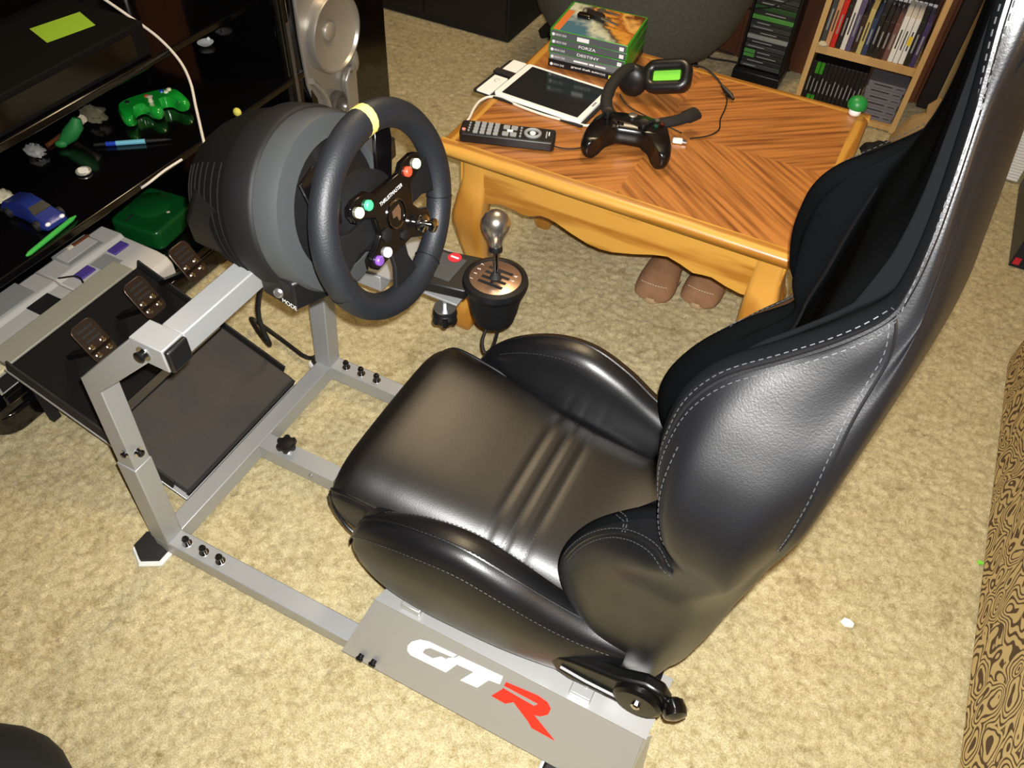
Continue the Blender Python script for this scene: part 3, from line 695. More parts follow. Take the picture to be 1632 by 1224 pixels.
obj('top_rail', MB().box((-.470, .110, .196), (-.412, .440, .208)), mat('rail_grey', (150, 150, 138), .55, .2), PD, bevel=.002)
for y_ in (.13, .41): obj('rear_strut', MB().box((-.432, y_, .002), (-.418, y_+.02, .196)), 'black_matte', PD)
hn = Vector((.80, 0, .60)); hu = Vector((-.60, 0, .80))
for yq, zq in ((.190, .295), (.322, .298), (.445, .300)):
    hc = Vector((-.232, yq, zq))
    hm = [hc + Vector((0, a, 0)) + hu*b for a, b in rrect(.026, .040, .012, 4)]
    pdl = obj('pedal', MB().prism(hm, hn*.004), 'pedal_metal', PD, bevel=.001)
    for k in range(3):
        obj('slot', MB().obox(hc+hu*(.026-.011*k)+hn*.0046, (.0016, .034, .0045), Matrix((hn, Vector((0, 1, 0)), hu)).transposed()), 'black_matte', pdl)
    for k, (a, b) in enumerate(((-.013, -.008), (.013, -.008), (-.013, -.026), (.013, -.026))):
        obj('pedal_bolt', MB().lathe([(.0052, 0), (.0052, .003), (.003, .0045)], hc+Vector((0, a, 0))+hu*b+hn*.004, hn, 10), 'chrome', pdl)
    obj('pedal_band', MB().obox(hc-hu*.017+hn*.0044, (.0012, .048, .006), Matrix((hn, Vector((0, 1, 0)), hu)).transposed()), 'black_gloss', pdl)
    obj('pedal_arm', MB().bar(hc-hu*.02, (-.335, yq, .20), .020, .010), 'black_bolt', PD, bevel=.001)
    obj('pedal_back', MB().obox(hc-hn*.006, (.010, .040, .060), Matrix((hn, Vector((0, 1, 0)), hu)).transposed()), 'black_plastic', PD)
solo('wheel_cable', MB().tube(spline([(.15, .40, .68), (.05, .42, .50), (-.06, .44, .25), (-.075, .46, .12), atz(400, 508, .04), atz(440, 535, .015), atz(468, 556, .014), atz(485, 568, .014), atz(500, 570, .02), (.005, .545, .07)], 6), .0055, 8), 'black_cable', 'thick black cable drooping from wheel base past pedals to the frame corner', 'cable', loc=(-.05, .5, 0))

# ------------------------------------------------------------------ coffee table
TZ = .510; TX0, TX1, TY0, TY1 = .163, .908, .808, 1.392
TB = thing('coffee_table', 'oak coffee table with matched veneer top and scalloped apron behind wheel', 'table', ((TX0+TX1)/2, (TY0+TY1)/2, 0))
e_ = .022; xm, ym = (TX0+TX1)/2, (TY0+TY1)/2
for (a, b, c, d, m) in ((TX0+e_, xm, TY0+e_, ym, 'veneer_b'), (xm, TX1-e_, TY0+e_, ym, 'veneer_a'), (TX0+e_, xm, ym, TY1-e_, 'veneer_a'), (xm, TX1-e_, ym, TY1-e_, 'veneer_b')):
    obj('veneer_panel', MB().box((a, c, TZ-.018), (b, d, TZ)), m, TB, smooth=0)
def edge(p, q, n_out, m):
    """moulded edge board; section: flat top, bullnose, step under"""
    p = Vector(p); q = Vector(q); n_ = Vector(n_out); prof = [(-.022, 0), (-.004, 0), (.004, -.004), (.0075, -.011), (.006, -.019), (.0, -.024), (-.004, -.030), (-.012, -.034), (-.022, -.034)]
    s0 = [p + n_*a + Vector((0, 0, TZ+b)) for a, b in prof]; s1 = [q + n_*a + Vector((0, 0, TZ+b)) for a, b in prof]
    return obj('edge_board', MB().loft([s0, s1]), m, TB, smooth=40)
edge((TX0-.0075, TY0, 0), (TX1+.0075, TY0, 0), (0, -1, 0), 'oak'); edge((TX1+.0075, TY1, 0), (TX0-.0075, TY1, 0), (0, 1, 0), 'oak')
edge((TX0, TY1-.022, 0), (TX0, TY0+.022, 0), (-1, 0, 0), 'oak_y'); edge((TX1, TY0+.022, 0), (TX1, TY1-.022, 0), (1, 0, 0), 'oak_y')
AY = TY0+.030
low = [aty(px, py, AY) for px, py in ((780, 325), (798, 326), (818, 334), (834, 343), (848, 345), (861, 344), (873, 348), (886, 355), (910, 372), (937, 389), (956, 397), (975, 402), (1010, 405), (1040, 406), (1064, 409), (1084, 421), (1104, 435), (1119, 438), (1134, 442), (1156, 456), (1179, 468), (1200, 474))]
low = [(p.x, p.z) for p in low]
x_l, x_r = TX0+.035, TX1-.035
ap = [(x_l, TZ-.03), (x_l, low[0][1])] + [q for q in low if x_l+.005 < q[0] < x_r-.005] + [(x_r, low[-1][1]), (x_r, TZ-.03)]
obj('front_apron', MB().prism([(a, AY, b) for a, b in ap], (0, .018, 0)), 'oak', TB, smooth=0)
obj('back_apron', MB().prism([(a, TY1-.048, b) for a, b in ap], (0, .018, 0)), 'oak', TB, smooth=0)
obj('side_apron', MB().box((TX0+.030, AY, TZ-.115), (TX0+.048, TY1-.03, TZ-.03)), 'oak_y', TB, smooth=0)
obj('side_apron', MB().box((TX1-.048, AY, TZ-.115), (TX1-.030, TY1-.03, TZ-.03)), 'oak_y', TB, smooth=0)
LEG = [(.000, -.024, .019), (.012, -.026, .025), (.035, -.024, .027), (.075, -.012, .022), (.14, .002, .021), (.20, .004, .024), (.27, -.006, .030), (.33, -.013, .034), (.375, -.006, .032), (.42, .002, .029), (TZ-.03, .003, .029)]
for sx, sy in ((-1, -1), (1, -1), (-1, 1), (1, 1)):
    cx = TX0+.058 if sx < 0 else TX1-.058; cy = TY0+.052 if sy < 0 else TY1-.120
    secs = []
    for k in range(33):
        z = LEG[0][0]+(LEG[-1][0]-LEG[0][0])*k/32; off, hw = interp(LEG, z)
        # off<0 kicks the leg outwards at knee and foot
        ox = -sx*off*0.6; oy = -sy*off
        secs.append([(cx+ox+a, cy+oy+b, z) for a, b in rrect(hw, hw, hw*.45, 3)])
    obj('leg', MB().loft(secs), 'oak_leg', TB, smooth=50)

# things on the table ---------------------------------------------------------
# remote control
q = atz(735, 192, TZ+.02); q2 = atz(888, 209, TZ+.02); ang = math.atan2(q2.y-q.y, q2.x-q.x)
RC = thing('remote_control', 'long black remote control with grey keys near the table edge', 'remote', (.276, .884, TZ), ang)
L_, Wd = .192, .052
obj('body', MB().prism([(a, b, .001) for a, b in rrect(L_/2, Wd/2, .008, 3)], (0, 0, .021)), 'black_plastic', RC, local=True, bevel=.003)
def key(x, y, w, h, m='mark_grey', r=.0016): obj('key', MB().prism([(x+a, y+b, .022) for a, b in rrect(w/2, h/2, min(r, w/2.2, h/2.2), 2)], (0, 0, .002)), m, RC, local=True, smooth=0)
obj('power_key', MB().lathe([(.004, .022), (.004, .0242), (.002, .025)], (-.088, -.012, 0), (0, 0, 1), 12), mat('key_pink', (210, 130, 120), .5), RC, local=True)
for i in range(4):
    for j in range(4): key(-.064+.0135*i, -.017+.0115*j, .010, .008)
for j in range(4): key(-.078, -.014+.0095*j, .004, .004)
for i in range(2):
    for j in range(2): key(-.004+.016*i, -.012+.024*j, .013, .013, 'mark_grey')
key(.004, 0, .012, .006, 'mark_white')
for j in range(4): key(.026, -.016+.0105*j, .004, .005)
obj('dial', MB().tube([(.050+.0145*math.cos(a), .0145*math.sin(a), .023) for a in [2*PI*i/24 for i in range(24)]], .0035, 6, closed=True), 'mark_grey', RC, local=True)
obj('dial_centre', MB().lathe([(.006, .022), (.006, .0245)], (.050, 0, 0), (0, 0, 1), 14), 'mark_white', RC, local=True)
key(.078, .0, .003, .022, 'mark_grey'); key(.083, .004, .0025, .012, 'mark_white')

# tablet in folio
T1 = atz(787, 148, TZ+.012); T2 = atz(841, 100, TZ+.012); T3 = atz(971, 143, TZ+.012); T4 = atz(930, 195, TZ+.012)
cx = (T1+T2+T3+T4)/4; ang = math.atan2((T3-T2+T4-T1).y, (T3-T2+T4-T1).x); tw = ((T3-T2).length+(T4-T1).length)/2; th_ = ((T2-T1).length+(T3-T4).length)/2
TA = thing('tablet', 'white-framed tablet with dark screen lying in an open black folio', 'tablet', (cx.x, cx.y, TZ), ang)
obj('folio', MB().prism([(a-.022, b, .0005) for a, b in rrect(tw/2+.028, th_/2+.004, .006, 3)], (0, 0, .0045)), 'black_matte', TA, local=True, bevel=.001)
obj('body', MB().prism([(a, b, .005) for a, b in rrect(tw/2, th_/2, .010, 4)], (0, 0, .0075)), 'white_plastic', TA, local=True, bevel=.0015)
obj('screen', MB().prism([(a+.002, b, .0125) for a, b in rrect(tw/2-.014, th_/2-.010, .001, 1)], (0, 0, .0006)), 'screen', TA, local=True, smooth=0)
fx = -tw/2-.023
obj('card_window', MB().prism([(fx+a, -.042+b, .005) for a, b in rrect(.017, .040, .003, 3)], (0, 0, .0025)), 'white_plastic', TA, local=True, smooth=0)
obj('card_window', MB().prism([(fx+a, .056+b, .005) for a, b in rrect(.017, .026, .003, 3)], (0, 0, .0025)), 'white_plastic', TA, local=True, smooth=0)
obj('folio_strap', MB().obox((fx-.002, .016, .008), (.052, .020, .006)), 'black_matte', TA, local=True, bevel=.002)
obj('card_mark', MB().tube([(fx+.006*math.cos(a), -.022+.006*math.sin(a), .0077) for a in [PI*.2+PI*1.4*i/14 for i in range(15)]], .0008, 5), 'mark_grey', TA, local=True)
obj('home_key', MB().prism([(tw/2-.006+a, b, .0125) for a, b in rrect(.0025, .010, .001, 2)], (0, 0, .0005)), 'mark_grey', TA, local=True, smooth=0)
zc = TZ+.003
solo('charging_cable', MB().tube(spline([atz(958, 193, zc), atz(938, 200, zc+.001), atz(915, 196, zc), atz(870, 184, zc), atz(830, 170, zc), atz(800, 157, zc), atz(782, 154, zc), atz(766, 160, zc), atz(756, 172, zc), atz(748, 188, zc), atz(741, 196, zc)], 6), .0027, 8), 'white_cable', 'white charging cable curling along the front of the tablet', 'cable', loc=atz(830, 170, TZ))

# stack of game cases
ang = math.radians(4.5); c0 = atz(880, 107, TZ); c1 = atz(985, 131, TZ)
cs, cd, chh = .182, .158, .0168
spx = Vector((math.cos(ang), math.sin(ang), 0)); spy = Vector((-math.sin(ang), math.cos(ang), 0))
base_c = (c0+c1)/2 + spy*(cd/2); base_c.z = TZ
CASES = [('bottom', 'game_black', 'game_black', 'black-spined video game case at the bottom of the stack', None, .0),
         ('second', 'game_grey2', 'game_green', 'pale grey-spined green game case lying directly on the black-spined one', '|', .1),
         ('third', 'game_grey', 'game_green', 'green video game case third from table top with a spaced-out spine title', 'DESTINY', -.3),
         ('fourth', 'game_grey', 'game_green', 'green video game case second from the top with bold slanted spine title', 'FORZA', .2),
         ('top', 'game_grey', 'game_green', 'topmost green video game case with desert and sky cover art', None, -.2)]
def cover_mat():
    m = bpy.data.materials.new('cover_print'); m.use_nodes = True; nt = m.node_tree; b = nt.nodes['Principled BSDF']; L = nt.links
    tc = nt.nodes.new('ShaderNodeTexCoord'); mp = nt.nodes.new('ShaderNodeMapping'); mp.inputs['Rotation'].default_value = (0, 0, -.7); L.new(tc.outputs['Object'], mp.inputs['Vector'])
    n = nt.nodes.new('ShaderNodeTexNoise'); n.inputs['Scale'].default_value = 24; n.inputs['Detail'].default_value = 3; L.new(mp.outputs['Vector'], n.inputs['Vector'])
    sp = nt.nodes.new('ShaderNodeSeparateXYZ'); L.new(mp.outputs['Vector'], sp.inputs[0])
    a = nt.nodes.new('ShaderNodeMath'); a.operation = 'MULTIPLY_ADD'; a.inputs[1].default_value = 6.0; L.new(sp.outputs['X'], a.inputs[0])
    k = nt.nodes.new('ShaderNodeMath'); k.operation = 'MULTIPLY'; k.inputs[1].default_value = .75; L.new(n.outputs['Fac'], k.inputs[0]); L.new(k.outputs[0], a.inputs[2])
    r = nt.nodes.new('ShaderNodeValToRGB'); e = r.color_ramp.elements
    e[0].position = .0; e[0].color = lin((70, 110, 130)); e[1].position = 1; e[1].color = lin((96, 50, 20))
    for p, c in ((.22, (200, 205, 180)), (.42, (70, 62, 50)), (.55, (214, 150, 60)), (.72, (150, 86, 34)), (.85, (220, 170, 90))):
        x = r.color_ramp.elements.new(p); x.color = lin(c)
    L.new(a.outputs[0], r.inputs['Fac']); L.new(r.outputs['Color'], b.inputs['Base Color']); b.inputs['Roughness'].default_value = .25
    MATS['cover_print'] = m
cover_mat()
for k, (nm, spine, body, label, title, jit) in enumerate(CASES):
    c = base_c + spx*(.003*jit) + spy*(.004*jit); z0 = TZ+.0006+k*(chh+.0004)
    G = thing('game_case', label, 'game case', (c.x, c.y, z0), ang, 'video game cases stacked on the coffee table')
    obj('shell', MB().prism([(a, b, 0) for a, b in rrect(cs/2, cd/2, .003, 2)], (0, 0, chh)), body, G, local=True, bevel=.0012)
    sp_ = obj('spine_sleeve', MB().box((-cs/2+.004, -cd/2-.0012, .0012), (cs/2-.004, -cd/2+.0005, chh-.0012)), spine, G, local=True, smooth=0)
    FO = c + Vector((0, 0, z0-c.z)) - spy*(cd/2+.0012)
    up = Vector((0, 0, 1))
    text('spine_badge', 'XBOX ONE', 'mark_white', sp_, FO-spx*(cs/2-.014)+up*.0055, spx, up, height=.0046, width=.026)
    obj('spine_disc', MB().lathe([(.0035, 0), (.0035, .0005)], FO-spx*(cs/2-.0095)+up*.0075, -spy, 14), 'mark_white', sp_)
    if title == '|':
        for a0, a1 in ((-.030, .004), (.007, .018), (.021, .046)):
            obj('title_bar', MB().obox(FO+spx*((a0+a1)/2)+up*.0078, (a1-a0, .0006, .0042), Matrix((spx, spy, up)).transposed()), 'mark_white', sp_)
    elif title: text('spine_title', title, 'mark_white', sp_, FO-spx*.022+up*.0045, spx, up, height=.0062, width=.052 if title == 'DESTINY' else .040, bold=.01)
    elif k == 4:
        obj('spine_block', MB().obox(FO-spx*.012+up*.0075, (.028, .0006, .009), Matrix((spx, spy, up)).transposed()), 'mark_white', sp_)
    elif k == 0:
        text('spine_title', 'grand theft auto', 'mark_white', sp_, FO-spx*.034+up*.0075, spx, up, height=.0062, width=.068, bold=.02); text('spine_number', 'FIVE', 'mark_white', sp_, FO+spx*.036+up*.0075, spx, up, height=.005, width=.012)
        obj('spine_seal', MB().obox(FO+spx*.060+up*.0075, (.009, .0006, .009), Matrix((spx, spy, up)).transposed()), mat('seal_yellow', (210, 200, 60), .5), sp_)
    obj('rating_mark', MB().obox(FO+spx*(cs/2-.014)+up*.0075, (.010, .0006, .0085), Matrix((spx, spy, up)).transposed()), 'mark_white', sp_)
    if k == 4:
        obj('cover_print', MB().box((-cs/2+.006, -cd/2+.002, chh), (cs/2-.004, cd/2-.006, chh+.0005)), 'cover_print', G, local=True, smooth=0)
        obj('cover_band', MB().box((-cs/2+.006, -cd/2+.002, chh+.0005), (-cs/2+.022, cd/2-.050, chh+.0009)), mat('cover_orange', (210, 120, 60), .3), G, local=True, smooth=0)
        obj('cover_strip', MB().box((-cs/2+.0008, -cd/2+.030, chh), (-cs/2+.005, cd/2-.010, chh+.0006)), 'game_green', G, local=True, smooth=0)
ktop = TZ+.0006+5*(chh+.0004)+.0012
kc = base_c + spy*.012 - spx*.004
KS = thing('key_bunch', 'bunch of keys with black fob and steel ring on top game case', 'keys', (kc.x, kc.y, ktop), ang)
obj('ring', MB().tube([(-.036+.012*math.cos(a), .020+.012*math.sin(a), .004+.003*math.sin(a)) for a in [2*PI*i/28 for i in range(28)]], .0014, 6, closed=True), 'key_metal', KS, local=True)
obj('fob', MB().prism([(-.012+a*.9-b*.35, .0+b*.9+a*-.2, .001) for a, b in rrect(.026, .014, .008, 3)], (0, 0, .011)), 'black_plastic', KS, local=True, bevel=.003)
obj('fob', MB().prism([(-.034+a, -.012+b, .001) for a, b in rrect(.017, .010, .006, 3)], (0, 0, .010)), 'black_gloss', KS, local=True, bevel=.003)
obj('key_blade', MB().prism([(.006, -.012, .010), (.050, -.022, .006), (.049, -.027, .006), (.005, -.019, .010)], (0, 0, .0022)), 'key_metal', KS, local=True)
obj('key_blade', MB().prism([(.000, .018, .009), (.034, .020, .006), (.036, .027, .006), (.0, .026, .009)], (0, 0, .0022)), 'key_metal', KS, local=True)
obj('key_bow', MB().lathe([(.011, .009), (.011, .0112)], (-.006, .022, 0), (0, 0, 1), 18), 'key_metal', KS, local=True)

# headset
HS = thing('headset', 'black gaming headset with bright green ear pad lying by the game cases', 'headset', (.47, 1.13, TZ))
cc = atz(1064, 122, TZ+.055); cn = (Vector((-.15, -.72, .68))).normalized()
cxv = Vector((1, .35, 0)); cxv = (cxv-cn*cxv.dot(cn)).normalized(); cyv = cn.cross(cxv)
def cup(c, name, pad):
    s = []
    for (d, k, r) in ((-.030, .70, .018), (-.022, .92, .022), (-.006, 1.0, .024), (.0, .97, .024)):
        s.append([c + cxv*a*k + cyv*b*k + cn*d for a, b in rrect(.052, .032, r, 4)])
    h = obj(name, MB().loft(s), 'black_plastic', HS, smooth=60)
    ring = MB()
    pts = [c + cxv*a + cyv*b + cn*.004 for a, b in rrect(.042, .023, .016, 6)]
    ring.tube(pts, .013, 8, closed=True); obj('ear_cushion', ring, 'leather', h, smooth=60)
    obj('ear_pad', MB().prism([c + cxv*a + cyv*b + cn*.003 for a, b in rrect(.037, .019, .012, 5)], cn*.003), pad, h)
cup(cc, 'ear_cup', 'pad_green')
c2 = atz(1008, 128, TZ+.035)
obj('ear_cup', MB().ell(c2, (.034, .020, .036), 18, 12), 'black_plastic', HS, smooth=60)
hb = spline([atz(1030, 112, TZ+.05), atz(1003, 108, TZ+.065), atz(980, 128, TZ+.058), atz(967, 155, TZ+.045), atz(970, 178, TZ+.035), atz(990, 194, TZ+.03), atz(1020, 200, TZ+.03), atz(1055, 196, TZ+.034), atz(1085, 190, TZ+.036), atz(1110, 180, TZ+.036)], 6)
obj('headband', MB().tube(hb, [.011]*3+[.013]*(len(hb)-8)+[.016]*5, 10, flat=.6), 'black_matte', HS, smooth=60)
obj('mic_boom', MB().tube(spline([atz(1104, 104, TZ+.05), atz(1122, 108, TZ+.045), atz(1140, 122, TZ+.03), atz(1152, 138, TZ+.012)], 6), .002, 6), 'black_cable', HS)
obj('mic_tip', MB().tube([atz(1150, 136, TZ+.014), atz(1156, 144, TZ+.010), atz(1164, 152, TZ+.008), atz(1169, 158, TZ+.008)], [.003, .006, .006, .003], 8), 'black_plastic', HS)
solo('headset_cable', MB().tube(spline([atz(988, 150, TZ+.02), atz(1000, 168, TZ+.004), atz(1030, 185, TZ+.004), atz(1068, 203, TZ+.003), atz(1086, 212, TZ+.003)], 6) , .0016, 6), 'black_cable', 'thin black cord crossing the headband down to controller', 'cord', loc=atz(1030, 185, TZ))
solo('headset_cable', MB().tube(spline([atz(1128, 112, TZ+.004), atz(1146, 130, TZ+.003), atz(1158, 155, TZ+.003), atz(1156, 172, TZ+.003), atz(1148, 190, TZ+.003), atz(1146, 206, TZ+.003), atz(1130, 216, TZ+.003), atz(1100, 221, TZ+.003)], 6), .0016, 6), 'black_cable', 'thin black cord looping past the microphone to a white plug', 'cord', loc=atz(1158, 155, TZ))
pl = atz(1072, 223, TZ+.005); pr_ = atz(1094, 226, TZ+.005); pd = (pr_-pl)
UP = thing('usb_plug', 'white cable plug lying beside the right controller grip', 'plug', (pl.x, pl.y, TZ))
obj('plug_body', MB().bar(pl, pl+pd*.72, .013, .008), 'white_plastic', UP, bevel=.002)
obj('plug_tip', MB().bar(pl+pd*.72, pr_, .008, .004), 'zinc', UP)

# black game controller
gc = atz(1002, 218, TZ+.022); ga = math.radians(14)
GC = thing('game_controller', 'glossy black game controller with two rounded grips on the table', 'game controller', (gc.x, gc.y, TZ), ga)
def pad_body():
    out = clspline([(-.052, .034, 0), (-.030, .044, 0), (0, .046, 0), (.030, .044, 0), (.052, .034, 0), (.066, .016, 0), (.072, -.008, 0), (.078, -.036, 0), (.077, -.060, 0), (.064, -.068, 0), (.052, -.054, 0), (.042, -.032, 0), (.026, -.020, 0), (0, -.018, 0),
                    (-.026, -.020, 0), (-.042, -.032, 0), (-.052, -.054, 0), (-.064, -.068, 0), (-.077, -.060, 0), (-.078, -.036, 0), (-.072, -.008, 0), (-.066, .016, 0)], 4)
    c = Vector((0, .005, 0)); secs = []
    for z, k in ((.004, .72), (.007, .86), (.014, .96), (.022, 1.0), (.030, .97), (.036, .88), (.040, .72)):
        secs.append([Vector((p.x*(1-(1-k)*.35), (p.y-.005)*(1-(1-k)*.9)+.005 if p.y > -.02 else p.y*(1-(1-k)*.35), z - max(0, -(p.y+.02))*.14)) for p in out])
    return MB().loft(secs)
gb = obj('body', pad_body(), 'pad_black', GC, local=True, smooth=60); GC.scale = (1.13, 1.13, 1.1); GC.location.z += .006
for (sx, sy) in ((-.044, .016), (.022, -.004)):
    st = obj('thumbstick', MB().lathe([(.011, .036), (.006, .040), (.006, .046), (.010, .048), (.010, .051), (.006, .050)], (sx, sy, 0), (0, 0, 1), 18), 'black_plastic', GC, local=True)
dp = MB().box((-.032, -.008, .038), (-.012, -.002, .043)).box((-.025, -.015, .038), (-.019, .005, .043)); obj('direction_pad', dp, 'black_gloss', GC, local=True, bevel=.001)
for (bx, by, m) in ((.044, .026, 'btn_cream'), (.044, .006, 'btn_green'), (.034, .016, 'charcoal'), (.054, .016, 'btn_red')):
    obj('face_button', MB().lathe([(.0045, .036), (.0045, .0425), (.002, .044)], (bx, by, 0), (0, 0, 1), 12), mat('face_btn_'+m, tuple(int(v*.35) for v in {'btn_cream': (240, 236, 200), 'btn_green': (70, 180, 130), 'charcoal': (46, 47, 90), 'btn_red': (205, 75, 50)}[m]), .2), GC, local=True)
obj('home_button', MB().lathe([(.008, .038), (.008, .0415), (.005, .0425)], (0, .030, 0), (0, 0, 1), 18), 'zinc', GC, local=True)
for s_ in (-1, 1):
    obj('bumper', MB().prism([(s_*.014, .044, .024), (s_*.046, .040, .022), (s_*.060, .028, .020), (s_*.056, .024, .034), (s_*.014, .038, .037)][::s_], (0, .004, 0)), 'black_gloss', GC, local=True, bevel=.002)
solo('controller_cable', MB().tube(spline([atz(880, 232, TZ+.004), atz(895, 236, TZ+.003), atz(915, 237, TZ+.003), atz(935, 234, TZ+.003)], 5), .0016, 6), 'black_cable', 'short black cord between remote control and left controller grip', 'cord', loc=atz(915, 237, TZ))

# figurine: plain domed ornament
fg = atz(1372, 178, TZ)
FG = thing('dome_figurine', 'small green domed figurine with white base on the table corner', 'figurine', (fg.x-.012, fg.y-.02, TZ))
obj('base', MB().lathe([(.010, 0), (.013, .003), (.013, .012), (.010, .017)], (0, 0, 0), (0, 0, 1), 24), 'white_plastic', FG, local=True, smooth=60)
obj('dome', MB().lathe([(.011, .014), (.020, .017), (.0215, .025), (.018, .034), (.010, .040), (.001, .042)], (0, 0, 0), (0, 0, 1), 28), mat('dome_green', (28, 128, 56), .4), FG, local=True, smooth=60)

# slippers under the table
for nm, (px, py), lab, rz in (('l', (1045, 452), 'left brown suede slipper tucked under the coffee table', .05), ('r', (1122, 462), 'right brown suede slipper under the table, nearer its corner leg', -.03)):
    c = atz(px, py, .03)
    S = thing('slipper', lab, 'shoe', (c.x, c.y+.06, 0), rz, 'brown slippers under the coffee table')
    rows = [(-.112, .026, .022), (-.106, .040, .040), (-.085, .050, .056), (-.05, .054, .068), (0, .050, .074), (.05, .044, .070), (.10, .042, .066), (.135, .034, .060), (.145, .020, .05)]
    secs = []
    for k in range(25):
        y = -.112+.257*k/24; hw, h = interp(rows, y)
        secs.append([(hw*math.cos(a)*(1.0 if math.sin(a) > 0 else .95), y, .016+max(math.sin(a), -.05)*(h-.016)) for a in [2*PI*i/20 for i in range(20)]])
    obj('upper', MB().loft(secs), 'suede', S, local=True, smooth=60)
    so = MB(); secs = []
    for z, g in ((.002, .98), (.012, 1.04), (.022, 1.02)):
        secs.append([(p[0]*g, p[1]*g, z) for p in [(.052*math.cos(a)*(1 if math.sin(a) < 0 else .82), .018+.130*math.sin(a)-.0, 0) for a in [2*PI*i/32 for i in range(32)]]])
    obj('sole', so.loft(secs), 'sole', S, local=True, smooth=50)
    pts = [Vector((-.034+.068*i/16, -.088-.012*math.sin(PI*i/16), .050+.007*math.sin(PI*i/16))) for i in range(17)]
    R_ = ROOT[S.name]
    stitches([R_ @ p for p in pts], [Vector((0, -.5, .8))]*17, S, step=.007, ln=.004, w=.0015, m='toy_cream')

# ------------------------------------------------------------------ media stand on the left
MS = thing('media_stand', 'glossy black media stand with open shelves of consoles along left wall', 'media stand', (-.72, .58, 0))
MX0, MX1, MY0, MY1 = -1.02, -.458, .045, 1.155
obj('plinth', MB().prism([(a-.74, b+.59, .0) for a, b in rrect(.284, .545, .05, 6)], (0, 0, .058)), 'black_gloss', MS, bevel=.008, bseg=3)
obj('lower_shelf', MB().box((MX0, MY0, .062), (MX1, MY1, .08)), 'black_gloss', MS, bevel=.003)
obj('middle_shelf', MB().box((MX0, MY0, .322), (MX1, MY1, .34)), 'black_gloss', MS, bevel=.003)
obj('upper_shelf', MB().box((MX0, MY0, .482), (-.572, MY1, .50)), 'black_gloss', MS, bevel=.003)
obj('top_shelf', MB().box((MX0, MY0, .80), (-.70, MY1, .82)), 'black_gloss', MS, bevel=.003)
obj('back_panel', MB().box((MX0-.012, MY0, .1), (MX0, MY1, .82)), 'black_gloss', MS)
for (x, y) in ((-.492, .075), (-.478, 1.120)):
    pl_ = obj('pillar', MB().lathe([(.022, .081), (.022, .095), (.019, .102), (.019, .80)], (x, y, 0), (0, 0, 1), 20), 'black_gloss', MS, smooth=50)
    obj('pillar_trim', MB().box((x+.0165, y-.005, .105), (x+.0205, y+.005, .48)), 'silver_dark', pl_)
for (x, y) in ((-.99, .08), (-.99, 1.10)):
    obj('pillar', MB().lathe([(.019, .081), (.019, .80)], (x, y, 0), (0, 0, 1), 16), 'black_gloss', MS)
# retro consoles on the lower shelf
def console(name_label, y0, hole, grp):
    C = thing('retro_console', name_label, 'game console', (-.567, y0+.099, .081), 0, grp)
    w, d = .198, .232; x0, x1 = -.112, .120
    # local: x forward, y across
    prof = [(x0, .0), (x0, .050), (x0+.020, .064), (x0+.080, .066), (x0+.090, .058), (x1-.040, .056), (x1-.012, .050), (x1, .036), (x1, .0)]
    obj('shell', MB().prism([(a, -w/2, b) for a, b in prof], (0, w, 0)), 'snes_grey', C, local=True, bevel=.003)
    obj('deck', MB().box((x0+.012, -.050, .0555), (x0+.076, .050, .0690)), 'snes_dark', C, local=True, bevel=.002)
    if hole == 'cart':
        obj('cartridge_hole', MB().box((x0+.085, .008, .0570), (x1-.080+.004, .066, .0590)), 'black_matte', C, local=True)
    else:
        for yy in (-.068, .036):
            obj('slider', MB().box((x0+.096, yy, .0570), (x0+.122, yy+.044, .0625)), 'snes_purple', C, local=True, bevel=.0015)
        obj('logo_patch', MB().box((x0+.096, -.018, .0570), (x0+.150, .030, .0582)), 'snes_dark', C, local=True)
        obj('cartridge_door', MB().box((x0+.024, -.046, .069), (x0+.062, .046, .0705)), 'snes_grey', C, local=True, bevel=.001)
    for yy in (-.05, .03):
        obj('controller_port', MB().box((x1, yy, .010), (x1+.0015, yy+.030, .022)), 'snes_dark', C, local=True)
    return C
console('pale grey retro console with two purple sliders on the lower shelf', .371, 'slide', 'retro consoles on the media stand')
console('pale grey retro console with black cartridge hole at the shelf end', .170, 'cart', 'retro consoles on the media stand')
BX = thing('socket_box', 'small cream box with black socket at the near end of lower shelf', 'box', (-.53, .13, .081))
obj('case', MB().box((-.575, .092, .0812), (-.490, .166, .134)), 'beige_plastic', BX, bevel=.003)
obj('socket', MB().box((-.490, .101, .088), (-.488, .157, .126)), 'black_matte', BX)
obj('socket_rim', MB().tube([(-.488, .129+a, .107+b) for a, b in rrect(.029, .020, .003, 2)], .0018, 6, closed=True), 'snes_dark', BX)
p = [(-.60, .378, .146), (-.555, .395, .158), (-.520, .383, .160), (-.492, .366, .150)]
solo('console_cable', MB().tube(spline(p, 6), .0022, 6), 'black_cable', 'thin black cable arched over gap between the two pale consoles', 'cable', loc=(-.55, .38, .146))
solo('socket_cable', MB().tube(spline([(-.60, .20, .152), (-.56, .165, .165), (-.52, .145, .158), (-.487, .140, .128)], 6), .0026, 6), 'black_cable', 'thick black lead running down to the cream socket box', 'cable', loc=(-.55, .16, .15))
mk = thing('pocket_marker', 'brown marker with cream cap lying on the back edge of slider console', 'pen', (-.665, .49, .146))
a_, b_ = atz(108, 398, .150), atz(141, 376, .150)
obj('barrel', MB().tube([a_.lerp(b_, .25), b_], .0055, 10), 'copper_brown', mk); obj('cap', MB().tube([a_, a_.lerp(b_, .22)], .006, 10), 'toy_cream', mk)
GX = thing('green_console', 'translucent dark green console box tucked behind the wheel base', 'game console', (-.612, .685, .081), .1)
